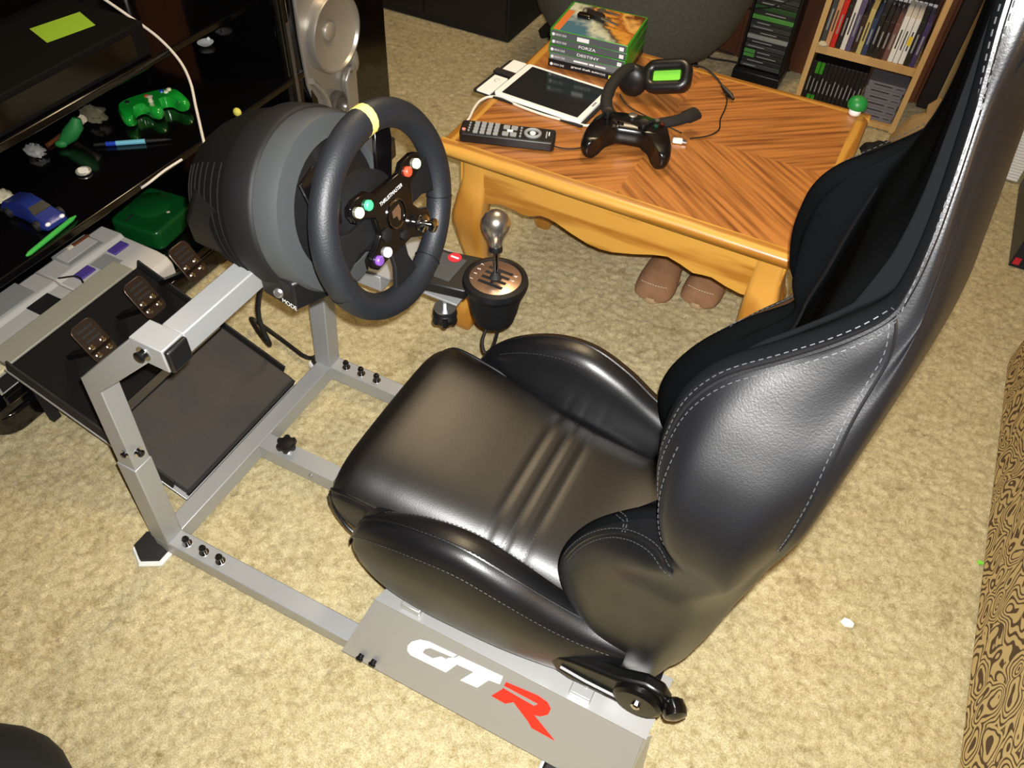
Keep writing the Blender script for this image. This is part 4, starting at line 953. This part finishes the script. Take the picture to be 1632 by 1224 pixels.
obj('shell', MB().prism([(a, b, .001) for a, b in rrect(.072, .080, .018, 4)], (0, 0, .056)), 'green_dark_clear', GX, local=True, bevel=.008, bseg=3)
obj('lid', MB().lathe([(.050, .057), (.052, .062), (.046, .067), (.01, .068)], (-.01, .008, 0), (0, 0, 1), 28), 'green_dark_clear', GX, local=True, smooth=50)
obj('seam', MB().box((-.03, -.070, .057), (-.026, .070, .0585)), 'black_matte', GX, local=True)
fgp = atz(274, 358, .105)
CT = thing('toy_bird', 'tiny yellow and white toy figure beside the green console', 'toy', (fgp.x, fgp.y, .081))
obj('body', MB().ell((0, 0, .020), (.018, .015, .020), 14, 10), 'toy_yellow', CT, local=True, smooth=60)
obj('belly', MB().ell((.006, -.006, .014), (.015, .014, .014), 14, 10), 'white_plastic', CT, local=True, smooth=60)
obj('head', MB().ell((-.006, .006, .046), (.012, .012, .012), 14, 10), 'toy_cream', CT, local=True, smooth=60)
# middle shelf: gamepad, pens, car ...
zM = .3405
gp = atz(240, 165, zM+.02); GA = math.radians(64)
CP = thing('green_gamepad', 'translucent bright green gamepad with three prongs on the middle shelf', 'game controller', (gp.x, gp.y, zM), GA)
secs = []
out = clspline([(-.070, .020, 0), (-.045, .034, 0), (0, .038, 0), (.045, .034, 0), (.070, .020, 0), (.078, -.006, 0), (.080, -.044, 0), (.068, -.056, 0), (.056, -.044, 0), (.046, -.014, 0), (.022, -.010, 0), (.014, -.046, 0), (0, -.060, 0), (-.014, -.046, 0), (-.022, -.010, 0), (-.046, -.014, 0), (-.056, -.044, 0), (-.068, -.056, 0), (-.080, -.044, 0), (-.078, -.006, 0)], 4)
for z, k in ((.003, .75), (.008, .92), (.016, 1.0), (.024, .95), (.031, .78)): secs.append([Vector((p.x*(1-(1-k)*.3), p.y*(1-(1-k)*.55), z)) for p in out])
obj('body', MB().loft(secs), 'green_clear', CP, local=True, smooth=60)
obj('stick', MB().lathe([(.010, .029), (.005, .032), (.005, .040), (.008, .043), (.004, .045)], (0, -.010, 0), (0, 0, 1), 14), 'toy_cream', CP, local=True)
for (bx, by, m) in ((.046, .012, 'btn_cream'), (.056, .020, 'btn_cream'), (.038, .022, 'blue_pen'), (-.048, .014, 'charcoal'), (0, .018, 'btn_red')):
    obj('button', MB().lathe([(.0055, .028), (.0055, .033), (.003, .0345)], (bx, by, 0), (0, 0, 1), 12), m, CP, local=True)
a_, b_ = atz(150, 231, zM+.005), atz(273, 222, zM+.005)
PN = thing('ballpoint_pen', 'blue and clear ballpoint pen lying across the middle shelf', 'pen', ((a_.x+b_.x)/2, (a_.y+b_.y)/2, zM))
obj('tail', MB().tube([a_, a_.lerp(b_, .15)], .0042, 10), 'charcoal', PN); obj('grip', MB().tube([a_.lerp(b_, .15), a_.lerp(b_, .5)], .0052, 10), 'blue_pen', PN)
obj('print_sleeve', MB().tube([a_.lerp(b_, .28), a_.lerp(b_, .66)], .0055, 10), 'sky_pen', PN); obj('barrel', MB().tube([a_.lerp(b_, .66), a_.lerp(b_, .92), b_], [.0045, .003, .0008], 10), 'charcoal', PN)
a_, b_ = atz(42, 408, zM+.005), atz(121, 344, zM+.005)
solo('stylus', MB().tube([a_, a_.lerp(b_, .06), a_.lerp(b_, .5), a_.lerp(b_, .9), b_], [.002, .0045, .0052, .0048, .0015], 10), 'green_plastic', 'bright green stylus at the front edge of the middle shelf', 'stylus', loc=((a_.x+b_.x)/2, (a_.y+b_.y)/2, zM))
cA, cB = atz(24, 328, zM), atz(94, 362, zM); ca = math.atan2(cB.y-cA.y, cB.x-cA.x)
CAR = thing('toy_car', 'small blue toy sports car parked beside the green stylus', 'toy car', ((cA.x+cB.x)/2, (cA.y+cB.y)/2, zM), ca)
prof = [(-.066, .010, .026), (-.064, .024, .029), (-.045, .029, .030), (-.03, .036, .027), (-.005, .039, .025), (.018, .036, .026), (.034, .026, .029), (.055, .021, .029), (.066, .014, .024), (.068, .010, .018)]
secs = []
for x, h, w in prof: secs.append([(x, -w, .006), (x, -w, h*.62), (x, -w*.72, h), (x, w*.72, h), (x, w, h*.62), (x, w, .006)])
obj('car_body', MB().loft(secs), 'blue_car', CAR, local=True, bevel=.003)
obj('windscreen', MB().prism([(.017, -.017, .0365), (.033, -.021, .0268), (.033, .021, .0268), (.017, .017, .0365)], (0, 0, .0012)), 'screen', CAR, local=True)
for sx in (-.042, .042):
    for sy in (-1, 1):
        w_ = obj('wheel', MB().lathe([(.011, 0), (.011, .008)], (sx, sy*.024, .011), (0, sy, 0), 16), 'rubber', CAR, local=True)
        obj('hub_cap', MB().lathe([(.007, .008), (.006, .009)], (sx, sy*.024, .011), (0, sy, 0), 12), 'zinc', w_, local=True)
for sy in (-1, 1): obj('headlamp', MB().ell((.063, sy*.017, .016), (.005, .006, .004), 10, 8), 'btn_white', CAR, local=True)
def lumps(c, rad, n, seed):
    """crumpled wad: a flattened ball with irregular folds, resting on c.z"""
    r = random.Random(seed); mb = MB(); ph = [(r.uniform(2, 6), r.uniform(2, 6), r.uniform(0, 6)) for _ in range(5)]; nn, mm = 18, 10; secs = []
    for j in range(mm+1):
        t = -PI/2+PI*j/mm; ring = []
        for k in range(nn):
            a = 2*PI*k/nn; f = 1+.16*sum(math.sin(p*a+q*t*2+o) for p, q, o in ph)/2+r.uniform(-.07, .07)
            ring.append((c[0]+rad*1.5*f*max(math.cos(t), .02)*math.cos(a), c[1]+rad*1.1*f*max(math.cos(t), .02)*math.sin(a), c[2]+rad*.85+rad*.8*math.sin(t)*(f if t > 0 else 1)))
        secs.append(ring)
    return mb.loft(secs)
q = atz(118, 235, zM)
FT = thing('toy_dinosaur', 'green and cream soft toy figure slumped on the middle shelf', 'toy', (q.x, q.y, zM), .6)
obj('body', MB().tube([(-.02, .01, .012), (.0, .012, .028), (.02, .01, .05), (.024, .016, .064)], [.012, .018, .016, .009], 12), 'toy_green', FT, local=True, smooth=60)
obj('mane', MB().tube(spline([(-.012, .034, .010), (.008, .038, .034), (.03, .034, .052)], 4), [.010]*9, 8), 'toy_cream', FT, local=True, smooth=60)
obj('foot', MB().ell((-.024, .0, .010), (.014, .008, .009), 12, 8), 'toy_green', FT, local=True, smooth=60)
q = atz(158, 198, zM)
solo('crumpled_cloth', lumps((q.x-.02, q.y+.01, zM-.004), .022, 9, 4), mat('cloth_olive', (96, 92, 70), .95), 'small crumpled olive cloth beside the green gamepad', 'cloth', loc=(q.x, q.y, zM), smooth=60)
q = atz(134, 275, zM)
CN = thing('watch_ring', 'round white and silver watch head lying alone on middle shelf', 'watch', (q.x, q.y, zM))
obj('ring', MB().tube([(.014*math.cos(a), .014*math.sin(a), .004) for a in [2*PI*i/24 for i in range(24)]], .003, 6, closed=True), 'coin', CN, local=True)
obj('dial', MB().lathe([(.011, .001), (.011, .006)], (0, 0, 0), (0, 0, 1), 20), 'white_plastic', CN, local=True)
q = Vector((-.762, 1.128, 0))
WS = thing('white_saucer', 'tiny white dish with a bead at the far shelf corner', 'dish', (q.x, q.y, zM))
obj('bowl', MB().lathe([(.004, .001), (.016, .004), (.022, .010), (.020, .010), (.004, .006)], (0, 0, 0), (0, 0, 1), 22), 'white_plastic', WS, local=True, smooth=60)
obj('bead', MB().ell((.004, .010, .016), (.005, .005, .005), 10, 8), 'white_plastic', WS, local=True, smooth=60)
for (px, py, lab, m, nm) in ((55, 240, 'grey crumpled wrapper at the back of the middle shelf', 'snes_dark', 'wrapper'), (3, 312, 'pale yellow wad at the near end of middle shelf', 'toy_cream', 'paper_wad')):
    q = atz(px, py, zM+.01); solo(nm, lumps((q.x, q.y, zM-.004), .016, 6, px), m, lab, 'wrapper', loc=(q.x, q.y, zM), smooth=60)
q = atz(88, 224, zM); q2 = atz(96, 216, zM)
solo('wooden_stick', MB().tube([atz(75, 232, zM+.004), atz(97, 216, zM+.004)], .005, 8), 'copper_brown', 'short brown stick at the back of middle shelf', 'stick', loc=(q.x, q.y, zM))
q = atz(378, 178, zM+.012)
solo('yellow_bead', MB().ell((q.x, q.y, zM+.011), (.011, .009, .0105), 12, 8), 'toy_yellow', 'yellow bead by the front edge of shelf above wheel base', 'bead', loc=(q.x, q.y, zM), smooth=60)
# upper shelf: black player with the lime note
DV = thing('media_player', 'wide black media player on the upper shelf carrying a lime note', 'media player', (-.70, .52, .5))
obj('case', MB().box((-.84, .22, .5005), (-.585, .80, .576)), 'pit_black', DV, bevel=.004)
obj('front_panel', MB().box((-.5855, .26, .512), (-.5835, .76, .562)), 'black_gloss', DV)
obj('power_lamp', MB().lathe([(.004, 0), (.004, .002)], (-.5835, .30, .528), (1, 0, 0), 10), 'silver_dark', DV)
P4 = [atz(47, 46, .5768), atz(127, 19, .5768), atz(152, 40, .5768), atz(75, 68, .5768)]
solo('sticky_note', MB().prism([Vector((p.x, p.y, .5765)) for p in P4][::-1], (0, 0, .0006)), 'lime_paper', 'lime green paper note stuck on top of the black media player', 'note', loc=((P4[0].x+P4[2].x)/2, (P4[0].y+P4[2].y)/2, .5765), smooth=0)
solo('white_cable', MB().tube(spline([(-.70, .80, .605), atz(200, 22, .56), atz(250, 58, .52), atz(285, 95, .48), atz(303, 130, .45), atz(312, 170, .42), atz(320, 205, .40), atz(327, 240, .38), atz(322, 256, .365)], 7), .0032, 8), 'white_cable', 'long white cord hanging from the upper shelf behind the wheel base', 'cord', loc=(-.5, .75, .45))
solo('cream_cable', MB().tube(spline([atz(290, 254, .352), atz(262, 272, .347), atz(235, 293, .338), atz(205, 312, .30)], 6), .0028, 8), 'white_cable', 'short cream lead slanting over the front edge of middle shelf', 'cord', loc=(-.42, .6, .34))

# ------------------------------------------------------------------ loudspeaker right of the stand
SPK = thing('loudspeaker', 'tall black loudspeaker with silver sculpted front and round driver', 'loudspeaker', (-.68, 1.39, 0))
FXp = -.505
obj('cabinet', MB().box((-.86, 1.165, .004), (FXp, 1.612, 1.0)), 'black_gloss', SPK, bevel=.006)
strip = [(1.200, .02), (1.42, .02), (1.425, .09), (1.405, .17), (1.400, .20), (1.43, .26), (1.435, .40), (1.43, .60), (1.40, .9), (1.22, .9), (1.205, .6), (1.20, .40), (1.205, .26), (1.225, .20), (1.22, .16), (1.205, .09)]
ST_ = obj('front_strip', MB().prism([(FXp, a, b) for a, b in strip], (.012, 0, 0)), 'silver_plastic', SPK, bevel=.004)
DR = obj('driver_ring', MB().lathe([(.108, .010), (.108, .036), (.104, .044), (.099, .044), (.094, .036)], (FXp, 1.320, .372), (1, 0, 0), 48, cap=False), 'silver_plastic', SPK, smooth=50)
obj('driver_cone', MB().lathe([(.097, .038), (.088, .030), (.060, .020), (.030, .012), (.024, .011)], (FXp, 1.320, .372), (1, 0, 0), 40, cap=False), 'speaker_cone', DR, smooth=60)
obj('dust_cap', MB().ell((FXp+.014, 1.320, .372), (.012, .026, .026), 20, 10), 'speaker_cone', DR, smooth=60)
obj('lower_pod', MB().lathe([(.036, .010), (.036, .030), (.028, .036), (.020, .020), (.004, .016)], (FXp, 1.308, .165), (1, 0, 0), 28), 'silver_dark', SPK, smooth=50)
obj('port_bar', MB().prism([(FXp+.012, a, b) for a, b in ((1.350, .06), (1.395, .06), (1.402, .245), (1.372, .25), (1.345, .22))], (.022, 0, 0)), 'silver_plastic', SPK, bevel=.006)
obj('recess', MB().prism([(FXp+.012, a, b) for a, b in ((1.212, .250), (1.232, .215), (1.236, .160), (1.222, .105), (1.208, .110), (1.206, .20))], (.002, 0, 0)), 'black_gloss', SPK)
obj('curved_fin', MB().tube(spline([(FXp+.014, 1.215, .275), (FXp+.020, 1.245, .235), (FXp+.022, 1.262, .19), (FXp+.018, 1.262, .14), (FXp+.014, 1.25, .09)], 5), .014, 10, flat=.6), 'silver_plastic', SPK, smooth=60)
obj('side_cap', MB().ell((FXp+.012, 1.418, .250), (.016, .016, .040), 14, 10), 'silver_plastic', SPK, smooth=60)
obj('screw', MB().lathe([(.005, 0), (.005, .003)], (FXp+.034, 1.372, .238), (1, 0, 0), 10), 'chrome', SPK)
obj('screw', MB().lathe([(.005, 0), (.005, .003)], (FXp+.034, 1.372, .068), (1, 0, 0), 10), 'chrome', SPK)

# ------------------------------------------------------------------ back of the room
CB = thing('black_cabinet', 'low black cabinet standing against the back wall left of armchair', 'cabinet', (-.72, 2.39, 0))
obj('carcass', MB().box((-1.1, 2.222, .0), (-.382, 2.56, .55)), 'black_matte', CB, bevel=.004)
obj('door', MB().box((-1.08, 2.214, .03), (-.745, 2.222, .53)), 'black_plastic', CB, bevel=.002)
obj('door', MB().box((-.738, 2.214, .03), (-.39, 2.222, .53)), 'black_plastic', CB, bevel=.002)
AC = thing('tub_chair', 'grey upholstered round tub chair behind the coffee table', 'chair', (.14, 2.02, 0))
sec = []
for z, rx, ry in ((.20, .15, .12), (.215, .22, .18), (.25, .275, .235), (.31, .315, .275), (.40, .345, .300), (.50, .36, .31), (.60, .36, .31), (.70, .34, .30), (.74, .30, .26)):
    sec.append([(.14+rx*math.cos(a), 2.05+ry*math.sin(a), z) for a in [2*PI*i/48 for i in range(48)]])
obj('shell', MB().loft(sec), 'fabric_grey', AC, smooth=60)
for i, (lx, ly) in enumerate(((-.30, 2.36), (.28, 2.40), (-.06, 1.90), (.26, 1.90))):
    obj('leg', MB().bar((lx, ly, .0), (.14+(lx-.14)*.5, 2.05+(ly-2.05)*.5, .26), .04, .04), 'black_matte', AC, bevel=.004)
solo('floor_cable', MB().tube(spline([(.22, 2.45, .02), atz(1100, 78, .01), atz(1130, 92, .01), atz(1165, 98, .01), (.50, 2.53, .01), (.60, 2.56, .012)], 6), .004, 6), 'black_cable', 'black cord lying on the carpet along the back wall', 'cord', loc=(.4, 2.5, 0))
solo('wall_cable', MB().tube(spline([aty(1118, 58, 2.56), aty(1140, 76, 2.56), aty(1168, 86, 2.56)], 6), .003, 6), 'black_cable', 'thin black cord dipping across the wood panelling left of tower', 'cord', loc=(.33, 2.56, .1))
solo('upper_cable', MB().tube(spline([aty(1152, 22, 2.5), aty(1190, 14, 2.42), aty(1225, 12, 2.40), aty(1262, 0, 2.40)], 6), .003, 6), 'black_cable', 'black cord strung across upper part of the game tower', 'cord', loc=(.45, 2.42, .27))

# tower of game cases
TW = thing('media_tower', 'narrow black media tower full of flat game cases by bookshelf', 'media rack', (.505, 2.49, 0))
tx0, tx1, tyf = .427, .588, 2.435
for xx in (tx0, tx1-.008): obj('side', MB().box((xx, tyf, 0), (xx+.008, 2.575, .62)), 'black_plastic', TW, bevel=.001)
obj('back', MB().box((tx0, 2.565, 0), (tx1, 2.575, .62)), 'black_plastic', TW)
obj('base', MB().prism([(tx0-.004, tyf-.03, 0), (tx1+.004, tyf-.03, 0), (tx1+.004, 2.575, 0), (tx0-.004, 2.575, 0)], (0, 0, .042)), 'black_plastic', TW, bevel=.004)
TWC = {2: 'halfgreen', 3: 'halfgreen', 6: 'pale', 10: 'green', 12: 'dkgreen'}
ORD = ['first', 'second', 'third', 'fourth', 'fifth', 'sixth', 'seventh', 'eighth', 'ninth', 'tenth', 'eleventh', 'twelfth', 'thirteenth', 'fourteenth', 'fifteenth', 'sixteenth', 'seventeenth', 'eighteenth', 'nineteenth', 'twentieth', 'twenty-first', 'twenty-second', 'twenty-third', 'twenty-fourth']
zt = .046
tower_labels = {6: 'single pale grey case spine in the black media tower', 10: 'single bright green case spine high in the media tower', 12: 'dark green case spine near the top of the tower', 2: 'lower of two half-green case spines low in the media tower', 3: 'upper of two half-green case spines low in the media tower'}
mat('case_dark', (44, 46, 46), .4); mat('case_dark2', (64, 66, 64), .4); mat('case_pale', (150, 152, 148), .4); mat('case_green', (84, 150, 70), .4); mat('case_dkgreen', (44, 82, 42), .4)
for i in range(24):
    kind = TWC.get(i, 'dark' if i % 2 else 'dark2'); h = .0165
    m = {'halfgreen': 'case_dark', 'pale': 'case_pale', 'green': 'case_green', 'dkgreen': 'case_dkgreen', 'dark': 'case_dark', 'dark2': 'case_dark2'}[kind]
    mbx = MB().box((tx0+.010, tyf+.004+.002*(i % 3), 0), (tx1-.010, tyf+.118, h-.0022))
    mbx.v = [v-Vector(((tx0+tx1)/2, tyf+.06, 0)) for v in mbx.v]
    o = obj('tower_case', mbx, m, None, bevel=.0008); o.location = ((tx0+tx1)/2, tyf+.06, zt)
    ROOT[o.name] = Matrix.Translation(o.location)
    setp(o, tower_labels.get(i, 'dark case spine, %s from the bottom of the media tower' % ORD[i]), 'game case', 'game cases in the media tower')
    if kind == 'halfgreen': obj('green_end', MB().box((-.068, -.0580+.002*(i % 3), .0012), (-.030, -.0560+.002*(i % 3), h-.0034)), 'case_green', o, local=True, smooth=0)
    if kind in ('dark', 'dark2', 'halfgreen'):
        L0 = -.022 if kind == 'halfgreen' else -.06+.01*(i % 4)
        obj('spine_print', MB().box((L0, -.0575+.002*(i % 3), .0055), (L0+.045+.012*(i % 3), -.0560+.002*(i % 3), .0085)), 'mark_grey', o, local=True, smooth=0)
    zt += h

# bookshelf
BS = thing('bookshelf', 'pale pine bookshelf with game cases and cartridges against back wall', 'bookshelf', (.845, 2.45, 0))
bx0, bx1, byf, byb = .664, 1.012, 2.335, 2.575
for xx in (bx0, bx1-.018): obj('side_panel', MB().box((xx, byf, 0), (xx+.018, byb, .95)), 'pine', BS, bevel=.001)
for z0 in (.004, .197, .55, .93): obj('shelf', MB().box((bx0+.018, byf+.001, z0), (bx1-.018, byb, z0+(.026 if z0 > .1 else .016))), 'pine', BS, bevel=.001)
obj('back_panel', MB().box((bx0+.005, byb-.006, 0), (bx1-.005, byb, .95)), 'panelling', BS)
SPC = [((70, 72, 74), 'dark grey game case first on left of front row, white lettering', .160), ((206, 150, 110), 'orange-pink book spine second from left on the shelf', .160), ((206, 44, 36), 'bright red book spine near the left of the shelf', .146), ((44, 40, 40), 'black case just right of the red spine', .136),
       ((228, 226, 222), 'tall white book spine among dark cases left of centre', .166), ((92, 84, 120), 'purple-grey case right of the tall white spine', .162), ((60, 44, 36), 'dark brown case left of the cream spine', .116), ((196, 182, 120), 'cream-yellow book spine at centre of the shelf', .141), ((52, 66, 100), 'slate blue case right of the cream spine', .116),
       ((36, 36, 36), 'black case with white title right of the slate blue case', .133), ((40, 36, 34), 'black case with white block title mid shelf', .117), ((48, 30, 30), 'maroon-black case with small title right of centre', .118), ((120, 84, 76), 'brown-pink case left of the three white cases', .115),
       ((236, 236, 232), 'leftmost of three white cases side by side', .143), ((234, 234, 230), 'middle of three white cases side by side', .142), ((232, 232, 228), 'rightmost of three white cases, with yellow patch', .142), ((34, 36, 32), 'black case right of the three white cases', .139), ((66, 54, 96), 'violet case last on the right of front row', .137)]
x = bx0+.021; zsh = .2235
for i, (c, lab, hh) in enumerate(SPC):
    w_ = .0166; m = mat('spine_%02d' % i, c, .4)
    mbx = MB().box((-w_/2+.0006, -.0675, 0), (w_/2-.0006, .0675, hh)); o = obj('shelf_case', mbx, m, None, bevel=.0012); o.location = (x+w_/2, byf+.0675+.004+.003*(i % 3 == 0), zsh)
    ROOT[o.name] = Matrix.Translation(o.location)
    setp(o, lab, 'game case' if 'case' in lab else 'book', 'front row of cases on the bookshelf')
    dark = sum(c) < 420
    obj('spine_title', MB().box((-.0022, -.0680, hh*.30), (.0022, -.0674, hh*.72)), 'mark_grey' if dark else 'case_dark2', o, local=True, smooth=0)
    if 'yellow patch' in lab: obj('yellow_patch', MB().box((-.006, -.0681, hh*.42), (.006, -.0674, hh*.62)), mat('patch_yellow', (226, 200, 40), .5), o, local=True, smooth=0)
    x += w_+.0001
for i in range(15):
    mbx = MB().box((-.0068, -.03, 0), (.0068, .03, .112)); o = obj('rear_case', mbx, 'game_black', None, bevel=.001); o.location = (bx0+.105+i*.0148, byf+.172, zsh+.0355)
    ROOT[o.name] = Matrix.Translation(o.location)
    setp(o, 'black case with white top badge, %s from left in bookshelf rear row' % ORD[i], 'game case', 'rear row of black cases on the bookshelf')
    obj('white_badge', MB().box((-.0058, -.0306, .096), (.0058, -.0299, .109)), 'mark_white', o, local=True, smooth=0)
    obj('spine_title', MB().box((-.0015, -.0306, .03), (.0015, -.0299, .088)), 'mark_grey', o, local=True, smooth=0)
solo('case_riser', MB().box((bx0+.09, byf+.141, zsh), (bx1-.022, byf+.225, zsh+.035)), 'dark_trim', 'dark riser block holding up the rear row of black cases', 'riser', loc=(.85, byf+.19, zsh))
q = (bx0+.034, byf+.004, zsh)
solo('shell_ornament', lumps((q[0], q[1]-.004, zsh-.003), .010, 5, 8), 'toy_cream', 'tiny cream ornament at left end of the shelf before the cases', 'ornament', loc=q, smooth=60)
x = bx0+.022
for i in range(13):
    w_ = .0138; gr = i in (1, 2); mbx = MB().box((-w_/2+.0006, -.06, 0), (w_/2-.0006, .06, .148)); o = obj('lower_case', mbx, 'game_black', None, bevel=.001); o.location = (x+w_/2, byf+.068, .0205)
    ROOT[o.name] = Matrix.Translation(o.location)
    setp(o, ('first' if i == 1 else 'second')+' of two green-tipped cases on the bottom shelf' if gr else 'slim black case, %s from left on the bottom shelf of bookshelf' % ORD[i], 'game case', 'slim cases on the bottom shelf')
    if gr:
        obj('green_tip', MB().box((-.0058, -.0606, .108), (.0058, -.0599, .146)), 'game_green', o, local=True, smooth=0); obj('green_tip', MB().box((-.0058, -.0606, .006), (.0058, -.0599, .034)), 'game_green', o, local=True, smooth=0)
    obj('spine_title', MB().box((-.0014, -.0606, .045), (.0014, -.0599, .095-.006*(i % 3))), 'mark_grey', o, local=True, smooth=0)
    x += w_
zc_ = .0205; cxm = (x+bx1-.018)/2+.002
mat('cart_grey', (112, 110, 116), .55)
for i in range(6):
    mbx = MB().prism([(a, b, 0) for a, b in rrect(.060, .045, .006, 2)], (0, 0, .0205)); o = obj('game_cartridge', mbx, 'cart_grey', None, bevel=.0015); o.location = (cxm+(.002 if i % 2 else -.001), byf+.062, zc_)
    ROOT[o.name] = Matrix.Translation(o.location)
    names = ('lowest', 'second lowest', 'third lowest', 'third highest', 'second highest', 'topmost')
    setp(o, names[i]+' grey game cartridge in the flat pile on bottom shelf', 'cartridge', 'game cartridges piled on the bottom shelf')
    obj('grip_slot', MB().box((-.040, -.0458, .012), (.018, -.0448, .0150)), 'black_matte', o, local=True, smooth=0)
    obj('grip_slot', MB().box((.030, -.0458, .012), (.052, -.0448, .0140)), 'black_matte', o, local=True, smooth=0)
    zc_ += .0212

# brown paper bag and black pouch right of the shelf
r = random.Random(12); c = Vector((1.055, 2.26, 0)); secs = []
for k, (z, rx, ry) in enumerate(((.001, .055, .05), (.03, .065, .055), (.07, .062, .05), (.11, .055, .04), (.135, .035, .02), (.16, .045, .012), (.19, .03, .008))):
    secs.append([(c.x+z*.35+rx*math.cos(a)*r.uniform(.85, 1.12), c.y+ry*math.sin(a)*r.uniform(.85, 1.12), z+r.uniform(-.006, .006)*(k > 0)) for a in [2*PI*i/14 for i in range(14)]])
solo('paper_bag', MB().loft(secs), 'brown_bag', 'crumpled brown paper bag on the carpet beside the bookshelf', 'bag', loc=(c.x, c.y, 0), smooth=25)
solo('black_pouch', lumps((1.0, 2.13, -.008), .045, 7, 3), 'black_matte', 'small black pouch on the carpet in front of the paper bag', 'pouch', loc=(1.0, 2.13, 0), smooth=60)
# white ribbed heater
HT = thing('ribbed_heater', 'white heater with fine horizontal ribs standing right of bookshelf', 'heater', (1.29, 2.31, 0))
obj('body', MB().box((1.17, 2.242, .002), (1.408, 2.40, .62)), 'white_plastic', HT, bevel=.004)
rb = bpy.data.meshes.new('rib'); t_ = MB().box((1.174, 2.234, 0), (1.404, 2.2425, .0052))
rb.from_pydata([tuple(v-Vector((1.29, 2.31, 0))) for v in t_.v], [], t_.f); rb.materials.append(MATS['white_plastic'])
for i in range(60):
    o = bpy.data.objects.new('rib', rb); COL.objects.link(o); o.parent = HT; o.location = (0, 0, .012+i*.0098)
# dark box with the red label
DB = thing('dark_carton', 'dark flat carton with a red label on the floor by sofa end', 'carton', (1.56, 2.0, 0))
obj('carton', MB().box((1.414, 1.786, .002), (1.70, 2.225, .115)), mat('carton_navy', (24, 26, 36), .4), DB, bevel=.002)
obj('red_label', MB().box((1.419, 1.7845, .012), (1.436, 1.7862, .034)), 'tag_red', DB, smooth=0)
obj('white_print', MB().box((1.445, 1.7845, .040), (1.53, 1.7862, .06)), 'mark_white', DB, smooth=0)
# sofa
SF = thing('paisley_sofa', 'brown and beige paisley fabric sofa along the right edge', 'sofa', (1.85, .35, 0))
def soft(lo, hi, r, m, name):
    lo = Vector(lo); hi = Vector(hi); c = (lo+hi)/2; h = (hi-lo)/2; secs = []
    for y, k in ((lo.y, .86), (lo.y+r*.3, .95), (lo.y+r, 1), (hi.y-r, 1), (hi.y-r*.3, .95), (hi.y, .86)):
        secs.append([(c.x+a*k, y, c.z+b*k) for a, b in rrect(h.x, h.z, r, 5)])
    return obj(name, MB().loft(secs), m, SF, smooth=50)
obj('base', MB().prism([(a+1.86, b+.22, .002) for a, b in rrect(.42, 1.20, .06, 5)], (0, 0, .27)), 'paisley', SF, bevel=.012, bseg=3)
soft((1.45, -.75, .275), (2.14, .26, .45), .06, 'paisley', 'seat_cushion'); soft((1.45, .265, .275), (2.14, 1.20, .45), .06, 'paisley', 'seat_cushion')
soft((2.10, -.75, .45), (2.33, 1.20, .88), .07, 'paisley', 'back_cushion')
soft((1.47, 1.215, .275), (2.28, 1.43, .62), .08, 'paisley', 'arm'); soft((1.47, -.98, .275), (2.28, -.76, .62), .08, 'paisley', 'arm')
# dark bag in the near left corner
BG = thing('black_bag', 'black fabric bag lying in the near left corner of the carpet', 'bag', (.02, -.50, 0))
obj('body', MB().ell((.125, -.52, .075), (.16, .17, .10), 28, 16), 'black_matte', BG, smooth=60)
obj('zip', MB().tube(spline([(.01, -.455, .152), (.06, -.465, .166), (.12, -.475, .169), (.18, -.495, .158)], 6), .0024, 6), 'zinc', BG)
# scraps on the carpet
for px, py, lab, m, s in ((1350, 993, 'white paper scrap on the open carpet right of the seat', 'scrap', .012), (1562, 897, 'tiny green scrap beside the sofa edge', 'pad_green', .006)):
    q = atz(px, py, .002); solo('paper_scrap', MB().prism([(q.x+s*a, q.y+s*b, .001) for a, b in ((-1, -.3), (-.2, -.8), (.9, -.4), (1, .3), (.3, .7), (-.6, .6))], (0, 0, .0035)), m, lab, 'scrap', loc=(q.x, q.y, .001), smooth=0)
